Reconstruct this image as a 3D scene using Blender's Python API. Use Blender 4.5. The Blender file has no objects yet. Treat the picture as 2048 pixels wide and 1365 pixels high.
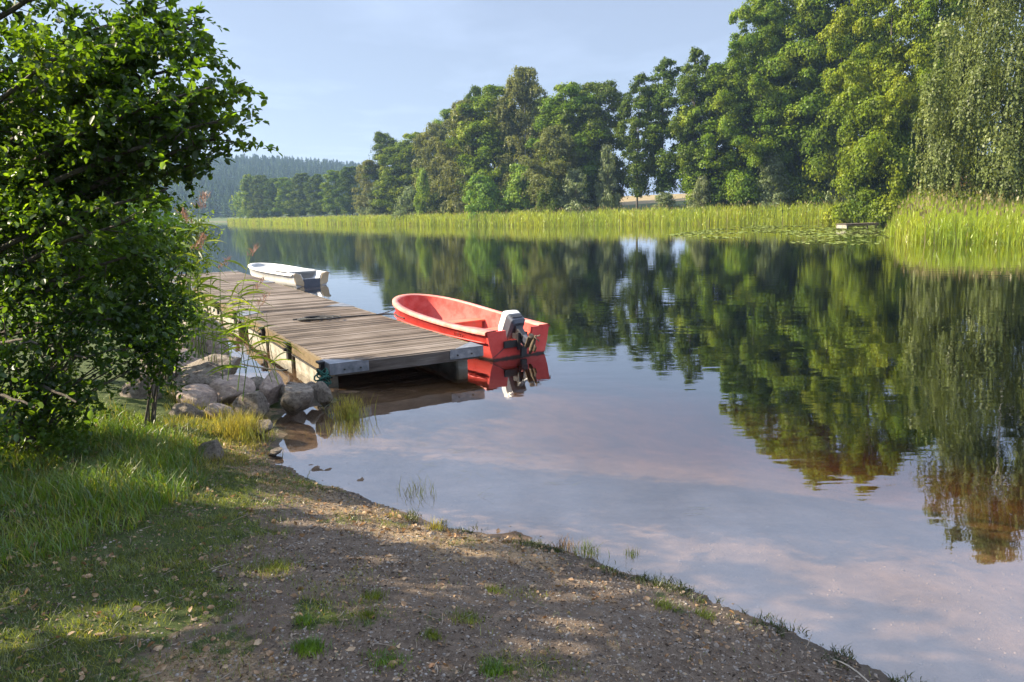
import bpy, bmesh, math, random
import numpy as np
from mathutils import Vector, Matrix
PI = math.pi
C = bpy.context.scene.collection
rng = np.random.default_rng(7)
random.seed(7)

# ------------------------------------------------------------------ camera
F = 1500.0; H = 2.5; PITCH = math.radians(9.83); ROLL = math.radians(-1.3)
def RX(a):
    c, s = math.cos(a), math.sin(a); return np.array([[1, 0, 0], [0, c, -s], [0, s, c]])
def RZ(a):
    c, s = math.cos(a), math.sin(a); return np.array([[c, -s, 0], [s, c, 0], [0, 0, 1]])
RC = RX(PI/2-PITCH) @ RZ(ROLL)
EYE = np.array([0, 0, H])
def ray(x, y): return RC @ np.array([(x-1024)/F, (682.5-y)/F, -1.0])
def P(x, y, z=0.0):
    r = ray(x, y); return EYE + r*((z-H)/r[2])
def D(x, y, d):
    r = ray(x, y); return EYE + r*(d/r[1])
def proj(p):
    q = (np.asarray(p, float)-EYE) @ RC
    return 1024+F*q[..., 0]/-q[..., 2], 682.5-F*q[..., 1]/-q[..., 2]
cam = bpy.data.cameras.new('camera'); cam.lens = F/2048*36; cam.sensor_width = 36
cam.clip_start = 0.05; cam.clip_end = 6000
co = bpy.data.objects.new('camera', cam); C.objects.link(co)
co.matrix_world = Matrix.Translation((0, 0, H)) @ Matrix(RC.tolist()).to_4x4()
bpy.context.scene.camera = co

# ------------------------------------------------------------------ sky, sun, exposure
AZ, EL = math.radians(-86), math.radians(34)
SUN = Vector((math.sin(AZ)*math.cos(EL), math.cos(AZ)*math.cos(EL), math.sin(EL)))
w = bpy.data.worlds.new('World'); bpy.context.scene.world = w; w.use_nodes = True
nt = w.node_tree; nt.nodes.clear()
def N(nt, typ, **kw):
    n = nt.nodes.new(typ)
    for k, v in kw.items():
        if k.startswith('i_'): n.inputs[k[2:].replace('_', ' ')].default_value = v
        else: setattr(n, k, v)
    return n
out = N(nt, 'ShaderNodeOutputWorld'); bg = N(nt, 'ShaderNodeBackground')
sky = N(nt, 'ShaderNodeTexSky', sky_type='NISHITA', sun_disc=False, sun_elevation=EL, sun_rotation=AZ,
        air_density=1.0, dust_density=1.0, ozone_density=2.2)
tc = N(nt, 'ShaderNodeTexCoord')
sep = N(nt, 'ShaderNodeSeparateXYZ'); nt.links.new(tc.outputs['Generated'], sep.inputs[0])
mz = N(nt, 'ShaderNodeMath', operation='MAXIMUM'); mz.inputs[1].default_value = 0.04; nt.links.new(sep.outputs[2], mz.inputs[0])
dx = N(nt, 'ShaderNodeMath', operation='DIVIDE'); nt.links.new(sep.outputs[0], dx.inputs[0]); nt.links.new(mz.outputs[0], dx.inputs[1])
dy = N(nt, 'ShaderNodeMath', operation='DIVIDE'); nt.links.new(sep.outputs[1], dy.inputs[0]); nt.links.new(mz.outputs[0], dy.inputs[1])
cmb = N(nt, 'ShaderNodeCombineXYZ'); nt.links.new(dx.outputs[0], cmb.inputs[0]); nt.links.new(dy.outputs[0], cmb.inputs[1])
no = N(nt, 'ShaderNodeTexNoise'); no.inputs['Scale'].default_value = 0.9; no.inputs['Detail'].default_value = 5; no.inputs['Roughness'].default_value = 0.5
mp = N(nt, 'ShaderNodeMapping'); mp.inputs['Location'].default_value = (3.1, 1.7, 0); mp.inputs['Scale'].default_value = (1.0, 0.6, 1); mp.inputs['Rotation'].default_value = (0, 0, 0.5)
nt.links.new(cmb.outputs[0], mp.inputs[0]); nt.links.new(mp.outputs[0], no.inputs['Vector'])
cr = N(nt, 'ShaderNodeValToRGB'); cr.color_ramp.elements[0].position = 0.5; cr.color_ramp.elements[1].position = 0.78
cr.color_ramp.elements[1].color = (0.10, 0.10, 0.10, 1); cr.color_ramp.elements[0].color = (0.02, 0.02, 0.02, 1)
nt.links.new(no.outputs[0], cr.inputs[0])
mx = N(nt, 'ShaderNodeMix', data_type='RGBA'); mx.inputs[7].default_value = (8.8, 10.2, 13.4, 1)
veil = N(nt, 'ShaderNodeMix', data_type='RGBA'); veil.inputs[0].default_value = .7; veil.inputs[7].default_value = (1.66, 1.80, 2.25, 1); nt.links.new(sky.outputs[0], veil.inputs[6])
hi = N(nt, 'ShaderNodeMapRange', interpolation_type='SMOOTHSTEP'); hi.inputs[1].default_value = .22; hi.inputs[2].default_value = .50; hi.inputs[4].default_value = .62; nt.links.new(sep.outputs[2], hi.inputs[0])
hn = N(nt, 'ShaderNodeMapRange'); hn.inputs[1].default_value = .38; hn.inputs[2].default_value = .62; hn.inputs[3].default_value = .42; nt.links.new(no.outputs[0], hn.inputs[0])
hm = N(nt, 'ShaderNodeMath', operation='MULTIPLY'); nt.links.new(hi.outputs[0], hm.inputs[0]); nt.links.new(hn.outputs[0], hm.inputs[1])
hx = N(nt, 'ShaderNodeMath', operation='MAXIMUM'); nt.links.new(hm.outputs[0], hx.inputs[0]); nt.links.new(cr.outputs[0], hx.inputs[1])
nt.links.new(hx.outputs[0], mx.inputs[0]); nt.links.new(veil.outputs[2], mx.inputs[6])
nt.links.new(mx.outputs[2], bg.inputs[0]); bg.inputs[1].default_value = 0.084
nt.links.new(bg.outputs[0], out.inputs[0])
sl = bpy.data.lights.new('sun', 'SUN'); sl.energy = 5.0; sl.angle = math.radians(0.5); sl.color = (1.0, 0.87, 0.66)
so = bpy.data.objects.new('sun', sl); C.objects.link(so); so.rotation_euler = SUN.to_track_quat('Z', 'Y').to_euler()
sc = bpy.context.scene
sc.view_settings.view_transform = 'Standard'; sc.view_settings.look = 'None'; sc.view_settings.exposure = 1.58; sc.view_settings.gamma = 1
sc.cycles.max_bounces = 8; sc.cycles.transparent_max_bounces = 12; sc.cycles.volume_bounces = 0
sc.cycles.diffuse_bounces = 2; sc.cycles.glossy_bounces = 3; sc.cycles.transmission_bounces = 4
sc.cycles.caustics_reflective = False; sc.cycles.caustics_refractive = False
sc.cycles.sample_clamp_indirect = 4

# ------------------------------------------------------------------ materials
def newmat(name):
    m = bpy.data.materials.new(name); m.use_nodes = True; m.node_tree.nodes.clear()
    return m, m.node_tree
def ramp(nt, fac, cols, pos=None):
    r = N(nt, 'ShaderNodeValToRGB'); el = r.color_ramp.elements
    while len(el) < len(cols): el.new(0.5)
    for i, c in enumerate(cols):
        el[i].position = pos[i] if pos else 0.3+0.4*i/(len(cols)-1); el[i].color = (*c, 1)
    nt.links.new(fac, r.inputs[0]); return r.outputs[0]
def noise(nt, scale, detail=4, rough=0.6, stretch=(1, 1, 1), space='Object'):
    t = N(nt, 'ShaderNodeTexCoord'); m = N(nt, 'ShaderNodeMapping'); m.inputs['Scale'].default_value = stretch
    nt.links.new(t.outputs[space], m.inputs[0])
    n = N(nt, 'ShaderNodeTexNoise'); n.inputs['Scale'].default_value = scale; n.inputs['Detail'].default_value = detail; n.inputs['Roughness'].default_value = rough
    nt.links.new(m.outputs[0], n.inputs['Vector']); return n.outputs[0]
def surf(name, cols, scale=5, rough=0.8, bump=0.3, dist=0.01, stretch=(1, 1, 1), spec=0.3, metal=0, pos=None, detail=5):
    m, nt = newmat(name)
    f = noise(nt, scale, detail, 0.65, stretch); col = ramp(nt, f, cols, pos)
    b = N(nt, 'ShaderNodeBsdfPrincipled'); b.inputs['Roughness'].default_value = rough
    b.inputs['Specular IOR Level'].default_value = spec; b.inputs['Metallic'].default_value = metal
    nt.links.new(col, b.inputs['Base Color'])
    bu = N(nt, 'ShaderNodeBump'); bu.inputs['Strength'].default_value = bump; bu.inputs['Distance'].default_value = dist
    f2 = noise(nt, scale*4, 4, 0.7, stretch); nt.links.new(f2, bu.inputs['Height']); nt.links.new(bu.outputs[0], b.inputs['Normal'])
    o = N(nt, 'ShaderNodeOutputMaterial'); nt.links.new(b.outputs[0], o.inputs[0]); return m
def leafmat(name, c1, c2, c3, trans, scale=0.5, fine=None, tfac=0.4, gloss=0.06, hue=0.04):
    """leaf surfaces: diffuse + light passing through; colour wanders over the crown and between copies"""
    m, nt = newmat(name)
    f = noise(nt, scale, 3, 0.6); col = ramp(nt, f, [c1, c2, c3])
    if fine:
        f2 = noise(nt, fine, 2, 0.5); mr = N(nt, 'ShaderNodeMapRange'); mr.inputs[1].default_value = 0.3; mr.inputs[2].default_value = 0.7; mr.inputs[3].default_value = 0.6; mr.inputs[4].default_value = 1.45
        nt.links.new(f2, mr.inputs[0]); h2 = N(nt, 'ShaderNodeHueSaturation'); nt.links.new(mr.outputs[0], h2.inputs['Value']); nt.links.new(col, h2.inputs['Color']); col = h2.outputs[0]
    oi = N(nt, 'ShaderNodeObjectInfo'); hs = N(nt, 'ShaderNodeHueSaturation')
    mr = N(nt, 'ShaderNodeMapRange'); mr.inputs[3].default_value = 0.5-hue; mr.inputs[4].default_value = 0.5+hue*0.6
    nt.links.new(oi.outputs['Random'], mr.inputs[0]); nt.links.new(mr.outputs[0], hs.inputs['Hue']); nt.links.new(col, hs.inputs['Color'])
    mt = N(nt, 'ShaderNodeMix', data_type='RGBA', blend_type='MULTIPLY'); mt.inputs[0].default_value = 1; mt.inputs[7].default_value = (*trans, 1); nt.links.new(hs.outputs[0], mt.inputs[6])
    d = N(nt, 'ShaderNodeBsdfDiffuse'); nt.links.new(hs.outputs[0], d.inputs[0])
    t = N(nt, 'ShaderNodeBsdfTranslucent'); nt.links.new(mt.outputs[2], t.inputs[0])
    x = N(nt, 'ShaderNodeMixShader'); x.inputs[0].default_value = tfac; nt.links.new(d.outputs[0], x.inputs[1]); nt.links.new(t.outputs[0], x.inputs[2])
    g = N(nt, 'ShaderNodeBsdfGlossy'); g.inputs['Roughness'].default_value = 0.42
    x2 = N(nt, 'ShaderNodeMixShader'); x2.inputs[0].default_value = gloss; nt.links.new(x.outputs[0], x2.inputs[1]); nt.links.new(g.outputs[0], x2.inputs[2])
    o = N(nt, 'ShaderNodeOutputMaterial'); nt.links.new(x2.outputs[0], o.inputs[0]); return m

M = {}
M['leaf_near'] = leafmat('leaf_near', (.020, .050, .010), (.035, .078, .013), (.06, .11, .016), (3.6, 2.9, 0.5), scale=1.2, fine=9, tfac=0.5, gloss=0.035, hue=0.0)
M['leaf_yellow_suntint'] = leafmat('leaf_yellow_suntint', (.06, .13, .015), (.10, .19, .02), (.15, .24, .03), (2.6, 2.3, 0.6), scale=1.5, fine=8, tfac=0.5, gloss=0.06, hue=0.0)  # leaf colour brightened to a backlit yellow; also the few yellowing leaves
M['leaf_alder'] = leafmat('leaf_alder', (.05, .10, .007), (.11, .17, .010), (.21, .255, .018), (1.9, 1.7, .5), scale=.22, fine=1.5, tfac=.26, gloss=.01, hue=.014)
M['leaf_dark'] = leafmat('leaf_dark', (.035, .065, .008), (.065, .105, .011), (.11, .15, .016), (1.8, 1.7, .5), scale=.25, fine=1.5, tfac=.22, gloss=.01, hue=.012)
M['leaf_birch'] = leafmat('leaf_birch', (.085, .105, .028), (.13, .155, .042), (.18, .20, .062), (1.6, 1.5, .6), scale=.3, fine=1.2, tfac=.35, gloss=.015, hue=.02)
M['leaf_bright'] = leafmat('leaf_bright', (.10, .19, .02), (.15, .26, .025), (.20, .31, .04), (1.7, 1.5, .5), scale=.4, fine=2.0, tfac=.35, hue=.02, gloss=.015)
M['leaf_willow'] = leafmat('leaf_willow', (.11, .15, .06), (.15, .19, .08), (.19, .23, .10), (1.5, 1.5, .7), scale=.4, fine=2.0, tfac=.3, hue=.02, gloss=.015)
M['needle'] = leafmat('needle', (.025, .045, .02), (.04, .065, .025), (.055, .085, .03), (1.4, 1.4, .8), scale=.05, tfac=.15, hue=.0, gloss=.0)
M['autumn'] = leafmat('autumn', (.16, .06, .02), (.22, .09, .02), (.12, .10, .02), (1.6, 1.2, .6), scale=.8, fine=3, tfac=.35)
M['reed'] = leafmat('reed', (.19, .27, .025), (.28, .36, .03), (.38, .42, .05), (1.6, 1.4, .4), scale=.12, fine=1.2, tfac=.4, gloss=.04, hue=0)
M['reed_near'] = leafmat('reed_near', (.08, .15, .02), (.13, .20, .03), (.22, .25, .05), (1.9, 1.7, .5), scale=2, fine=8, tfac=.45, gloss=.06, hue=0)
M['plume'] = leafmat('plume', (.18, .11, .09), (.27, .18, .14), (.36, .25, .20), (1.4, 1.1, .9), scale=3, tfac=.35, gloss=.03, hue=0)
M['reed_head'] = leafmat('reed_head', (.18, .16, .07), (.26, .22, .10), (.34, .28, .14), (1.4, 1.2, .7), scale=.4, tfac=.3, gloss=.02, hue=0)
M['grass'] = leafmat('grass', (.065, .10, .014), (.10, .14, .020), (.18, .19, .04), (2.3, 1.9, .5), scale=1.4, fine=10, tfac=.45, gloss=.06, hue=0)
M['grass_long'] = leafmat('grass_long', (.045, .10, .010), (.075, .145, .012), (.14, .20, .018), (2.6, 2.3, .4), scale=1.6, fine=10, tfac=.5, gloss=.07, hue=0)
M['grass_dry'] = leafmat('grass_dry', (.24, .22, .05), (.30, .27, .06), (.20, .26, .04), (1.6, 1.4, .6), scale=5, fine=12, tfac=.4, gloss=.05, hue=0)
M['weed'] = leafmat('weed', (.02, .03, .010), (.045, .06, .015), (.09, .10, .03), (1.6, 1.5, .5), scale=6, fine=20, tfac=.3, gloss=.04, hue=0)
M['deadleaf'] = leafmat('deadleaf', (.16, .075, .03), (.30, .19, .10), (.42, .32, .20), (1.3, 1.1, .8), scale=14, fine=30, tfac=.2, gloss=.04, hue=0)
M['lily'] = leafmat('lily', (.16, .22, .04), (.21, .26, .05), (.26, .28, .08), (1.2, 1.2, .6), scale=1, tfac=.1, gloss=.1, hue=0)
M['bark'] = surf('bark', [(.05, .04, .03), (.10, .085, .07), (.16, .14, .12)], 6, .9, .8, .02, (4, 4, .6))
M['birchbark'] = surf('birchbark', [(.08, .07, .06), (.45, .43, .40), (.6, .58, .55)], 3, .8, .4, .01, (1, 1, 6))
M['rock'] = surf('rock', [(.09, .075, .06), (.24, .195, .155), (.36, .31, .255), (.13, .125, .07)], 5, .9, 1.0, .05, pos=[.3, .45, .6, .72])
M['rock_pink'] = surf('rock_pink', [(.17, .13, .11), (.30, .23, .19), (.42, .34, .28)], 5, .85, .6, .02)
M['pebble_bed'] = surf('pebble_bed', [(.08, .055, .035), (.17, .12, .08), (.27, .20, .15)], 22, .8, .2, .003)
M['pebble'] = surf('pebble', [(.10, .085, .07), (.21, .185, .16), (.34, .31, .275)], 22, .8, .2, .003)
M['concrete'] = surf('concrete', [(.13, .12, .09), (.30, .28, .23), (.42, .39, .33)], 4, .85, .4, .01, (1, 1, 2))
M['galv'] = surf('galv', [(.09, .10, .11), (.17, .18, .20), (.30, .30, .30)], 5, .5, .2, .003, metal=.35)
M['iron'] = surf('iron', [(.012, .012, .013), (.03, .028, .026), (.07, .045, .03)], 10, .6, .4, .004)
M['rope'] = surf('rope', [(.02, .022, .025), (.05, .05, .05), (.08, .08, .07)], 60, .9, .8, .004)
M['greenrope'] = surf('greenrope', [(.01, .05, .04), (.02, .09, .07), (.05, .10, .08)], 40, .9, .8, .004)
M['twig'] = surf('twig', [(.30, .26, .20), (.45, .40, .32)], 20, .8, .4, .002)
M['sand'] = surf('sand', [(.25, .2, .15), (.4, .32, .25)], 20, .9, .2, .01)
M['red'] = surf('red', [(.46, .042, .034), (.60, .060, .048), (.66, .10, .08)], 3.2, .5, .08, .004, spec=.4, pos=[.3, .45, .72])
nt = M['red'].node_tree; b_ = next(n for n in nt.nodes if n.type == 'BSDF_PRINCIPLED'); src = b_.inputs['Base Color'].links[0].from_socket
t_ = N(nt, 'ShaderNodeTexCoord'); s_ = N(nt, 'ShaderNodeSeparateXYZ'); nt.links.new(t_.outputs['Object'], s_.inputs[0]); a_ = N(nt, 'ShaderNodeMath', operation='MULTIPLY_ADD'); a_.inputs[1].default_value = .07; nt.links.new(noise(nt, 6, 4), a_.inputs[0]); nt.links.new(s_.outputs[2], a_.inputs[2])
r_ = N(nt, 'ShaderNodeMapRange'); r_.inputs[1].default_value = .055; r_.inputs[2].default_value = .085; nt.links.new(a_.outputs[0], r_.inputs[0])
x_ = N(nt, 'ShaderNodeMix', data_type='RGBA'); x_.inputs[6].default_value = (.035, .02, .015, 1); nt.links.new(r_.outputs[0], x_.inputs[0]); nt.links.new(src, x_.inputs[7]); nt.links.new(x_.outputs[2], b_.inputs['Base Color'])
M['red_in'] = surf('red_in', [(.40, .05, .04), (.50, .075, .06), (.56, .12, .10), (.42, .10, .08)], 3, .75, .1, .004, spec=.15)
M['red_rim'] = surf('red_rim', [(.60, .15, .11), (.68, .22, .17), (.72, .32, .26)], 4, .6, .1, .004)
M['red_floor'] = surf('red_floor', [(.50, .10, .06), (.60, .14, .08), (.45, .16, .10)], 4, .6, .1, .004)
M['white'] = surf('white', [(.55, .53, .48), (.70, .68, .63), (.76, .74, .70)], 3, .45, .08, .003, spec=.5)
M['grey_in'] = surf('grey_in', [(.42, .43, .43), (.52, .53, .53)], 3, .6, .1, .004)
M['tan'] = surf('tan', [(.42, .30, .17), (.56, .44, .28)], 4, .6, .2, .004)
M['black'] = surf('black', [(.010, .010, .011), (.022, .022, .024)], 10, .45, .2, .003, spec=.5)
M['cowl'] = surf('cowl', [(.045, .05, .065), (.075, .08, .10)], 8, .35, .03, .002, spec=.5)
M['cowl_top'] = surf('cowl_top', [(.68, .68, .64), (.76, .76, .72)], 8, .4, .03, .002, spec=.5)
M['alu'] = surf('alu', [(.35, .35, .37), (.5, .5, .52)], 12, .35, .05, .002, metal=.6)
M['rust'] = surf('rust', [(.05, .035, .022), (.11, .08, .05), (.17, .14, .10)], 12, .8, .4, .004)
M['mark'] = surf('mark', [(.10, .02, .015), (.16, .03, .02)], 20, .6, .1, .001)
M['crumb_dark'] = surf('crumb_dark', [(.035, .025, .018), (.08, .06, .045), (.13, .10, .08)], 9, .95, .2, .003)
M['crumb_tan'] = surf('crumb_tan', [(.13, .10, .075), (.24, .19, .14), (.33, .28, .22)], 9, .95, .2, .003)
# weathered boards: streaks along v, a tone per board from the object position
def boards(name, cols, axis_scale):
    m, nt = newmat(name)
    f = noise(nt, 2.2, 6, .7, axis_scale); f1 = noise(nt, 1.1, 3, .5)
    ad = N(nt, 'ShaderNodeMath', operation='ADD'); nt.links.new(f, ad.inputs[0]); nt.links.new(f1, ad.inputs[1])
    at = N(nt, 'ShaderNodeAttribute', attribute_name='tone'); a2 = N(nt, 'ShaderNodeMath', operation='ADD'); nt.links.new(ad.outputs[0], a2.inputs[0]); nt.links.new(at.outputs['Fac'], a2.inputs[1])
    hf = N(nt, 'ShaderNodeMath', operation='MULTIPLY'); hf.inputs[1].default_value = .5; nt.links.new(a2.outputs[0], hf.inputs[0])
    col = ramp(nt, hf.outputs[0], cols)
    b = N(nt, 'ShaderNodeBsdfPrincipled'); b.inputs['Roughness'].default_value = .85; b.inputs['Specular IOR Level'].default_value = .2; nt.links.new(col, b.inputs['Base Color'])
    bu = N(nt, 'ShaderNodeBump'); bu.inputs['Strength'].default_value = .6; bu.inputs['Distance'].default_value = .006
    f3 = noise(nt, 9, 5, .7, axis_scale); nt.links.new(f3, bu.inputs['Height']); nt.links.new(bu.outputs[0], b.inputs['Normal'])
    o = N(nt, 'ShaderNodeOutputMaterial'); nt.links.new(b.outputs[0], o.inputs[0]); return m
M['plank'] = boards('plank', [(.04, .03, .022), (.105, .08, .06), (.155, .125, .10), (.23, .19, .16)], (1.2, 14, 4))
M['sideboard'] = boards('sideboard', [(.045, .032, .018), (.11, .08, .045), (.19, .14, .08), (.14, .12, .07)], (9, 3, 9))

M['endwood_shaded'] = boards('endwood_shaded', [(.03, .025, .02), (.07, .055, .045), (.12, .10, .085), (.18, .16, .14)], (1.2, 14, 14))  # weathered end boards, darkened further for the shade on the end face
# water: mirror at a slant, clear brown-tinted depth below
m, nt = newmat('water')
g = N(nt, 'ShaderNodeBsdfGlossy'); g.inputs['Roughness'].default_value = 0.012; g.inputs['Color'].default_value = (.97, .97, .98, 1)
tr = N(nt, 'ShaderNodeBsdfTransparent'); tr.inputs[0].default_value = (.97, .95, .92, 1)
lw = N(nt, 'ShaderNodeLayerWeight'); lw.inputs[0].default_value = .5; pw = N(nt, 'ShaderNodeMath', operation='POWER'); pw.inputs[1].default_value = 3.3; nt.links.new(lw.outputs['Facing'], pw.inputs[0])
fr = N(nt, 'ShaderNodeMath', operation='MULTIPLY_ADD'); fr.inputs[1].default_value = .88; fr.inputs[2].default_value = .12; nt.links.new(pw.outputs[0], fr.inputs[0])
mxs = N(nt, 'ShaderNodeMixShader'); bu = N(nt, 'ShaderNodeBump'); bu.inputs['Strength'].default_value = 1.0; bu.inputs['Distance'].default_value = 0.0032
f1 = noise(nt, .9, 2, .45, (1, 2.3, 1)); f2 = noise(nt, 6.0, 2, .45, (.5, 1.7, 1)); f0 = noise(nt, .12, 2, .5)
w0 = N(nt, 'ShaderNodeMapRange'); w0.inputs[1].default_value = .42; w0.inputs[2].default_value = .62; w0.inputs[3].default_value = .02; w0.inputs[4].default_value = .24; nt.links.new(f0, w0.inputs[0])
w1 = N(nt, 'ShaderNodeMath', operation='MULTIPLY'); nt.links.new(f2, w1.inputs[0]); nt.links.new(w0.outputs[0], w1.inputs[1])
w2 = N(nt, 'ShaderNodeMath', operation='ADD'); nt.links.new(f1, w2.inputs[0]); nt.links.new(w1.outputs[0], w2.inputs[1])
nt.links.new(w2.outputs[0], bu.inputs['Height']); nt.links.new(bu.outputs[0], g.inputs['Normal']); nt.links.new(bu.outputs[0], lw.inputs['Normal'])
nt.links.new(fr.outputs[0], mxs.inputs[0]); nt.links.new(tr.outputs[0], mxs.inputs[1]); nt.links.new(g.outputs[0], mxs.inputs[2])
va = N(nt, 'ShaderNodeVolumeAbsorption'); va.inputs['Color'].default_value = (.74, .56, .22, 1); va.inputs['Density'].default_value = 1.5
o = N(nt, 'ShaderNodeOutputMaterial'); nt.links.new(mxs.outputs[0], o.inputs[0]); nt.links.new(va.outputs[0], o.inputs[1])
M['water'] = m

# ground: soil and grit, mossy turf by attribute, wet band at the water, pink sand below it, field and forest floor far off
m, nt = newmat('ground')
soil = ramp(nt, noise(nt, 7.0, 12, .92), [(.06, .040, .027), (.135, .098, .070), (.215, .165, .122), (.34, .27, .21)], [.3, .45, .58, .72])
turf = ramp(nt, noise(nt, 9, 6, .7), [(.03, .045, .012), (.06, .085, .02), (.11, .12, .04)])
litter = ramp(nt, noise(nt, 40, 6, .8), [(.10, .06, .03), (.30, .21, .12), (.46, .36, .24)])
bed = ramp(nt, noise(nt, 2.0, 7, .75), [(.08, .05, .03), (.165, .107, .067), (.26, .175, .12)])
def att(n): return N(nt, 'ShaderNodeAttribute', attribute_name=n).outputs['Fac']
def mixc(a, b, f):
    x = N(nt, 'ShaderNodeMix', data_type='RGBA'); nt.links.new(a, x.inputs[6]); nt.links.new(b, x.inputs[7]); nt.links.new(f, x.inputs[0]); return x.outputs[2]
def broken(f, scale, amt=.9):
    n = noise(nt, scale, 5, .7); s = N(nt, 'ShaderNodeMath', operation='SUBTRACT'); nt.links.new(n, s.inputs[0]); s.inputs[1].default_value = .5
    m1 = N(nt, 'ShaderNodeMath', operation='MULTIPLY_ADD'); nt.links.new(s.outputs[0], m1.inputs[0]); m1.inputs[1].default_value = amt*2; nt.links.new(f, m1.inputs[2])
    r = N(nt, 'ShaderNodeMapRange'); r.inputs[1].default_value = .4; r.inputs[2].default_value = .6; nt.links.new(m1.outputs[0], r.inputs[0]); return r.outputs[0]
c = mixc(soil, turf, broken(att('turf'), 5))
c = mixc(c, litter, broken(att('litter'), 12))
c = mixc(c, bed, att('bed'))
field = ramp(nt, noise(nt, .1, 4, .6), [(.20, .16, .08), (.28, .21, .11)]); c = mixc(c, field, att('field'))
wet = att('wet'); wm = N(nt, 'ShaderNodeMapRange'); wm.inputs[3].default_value = 1; wm.inputs[4].default_value = .45; nt.links.new(wet, wm.inputs[0])
hv = N(nt, 'ShaderNodeHueSaturation'); nt.links.new(c, hv.inputs['Color']); nt.links.new(wm.outputs[0], hv.inputs['Value'])
b = N(nt, 'ShaderNodeBsdfPrincipled'); nt.links.new(hv.outputs[0], b.inputs['Base Color']); b.inputs['Specular IOR Level'].default_value = .25
rr = N(nt, 'ShaderNodeMapRange'); rr.inputs[3].default_value = .9; rr.inputs[4].default_value = .5; nt.links.new(wet, rr.inputs[0]); nt.links.new(rr.outputs[0], b.inputs['Roughness'])
bu = N(nt, 'ShaderNodeBump'); bu.inputs['Strength'].default_value = .9; bu.inputs['Distance'].default_value = .035; nt.links.new(noise(nt, 34, 7, .85), bu.inputs['Height']); nt.links.new(bu.outputs[0], b.inputs['Normal'])
o = N(nt, 'ShaderNodeOutputMaterial'); nt.links.new(b.outputs[0], o.inputs[0]); M['ground'] = m

# ------------------------------------------------------------------ mesh helpers
def tag(o, label=None, cat=None, group=None, kind=None):
    if label: o['label'] = label
    if cat: o['category'] = cat
    if group: o['group'] = group
    if kind: o['kind'] = kind
    return o
def empty(name, loc=(0, 0, 0), rz=0.0):
    o = bpy.data.objects.new(name, None); C.objects.link(o); o.location = loc; o.rotation_euler = (0, 0, rz); o.empty_display_size = .2; return o
def link(name, me, mats, parent=None, smooth=False):
    for x in (mats if isinstance(mats, (list, tuple)) else [mats]): me.materials.append(x)
    o = bpy.data.objects.new(name, me); C.objects.link(o)
    if parent: o.parent = parent
    if smooth: me.polygons.foreach_set('use_smooth', np.ones(len(me.polygons), bool))
    return o
def mesh_np(name, V, faces, mats, parent=None, smooth=False, midx=None):
    """faces: list of (m,k) int arrays"""
    V = np.asarray(V, np.float32); me = bpy.data.meshes.new(name); me.vertices.add(len(V)); me.vertices.foreach_set('co', V.ravel())
    loops = np.concatenate([f.ravel() for f in faces]).astype(np.int32); tot = np.concatenate([np.full(len(f), f.shape[1]) for f in faces]).astype(np.int32)
    me.loops.add(len(loops)); me.loops.foreach_set('vertex_index', loops)
    me.polygons.add(len(tot)); me.polygons.foreach_set('loop_start', np.concatenate([[0], np.cumsum(tot)[:-1]]).astype(np.int32)); me.polygons.foreach_set('loop_total', tot)
    if midx is not None: me.polygons.foreach_set('material_index', np.asarray(midx, np.int32))
    me.update(calc_edges=True); me.validate()
    return link(name, me, mats, parent, smooth)
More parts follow.
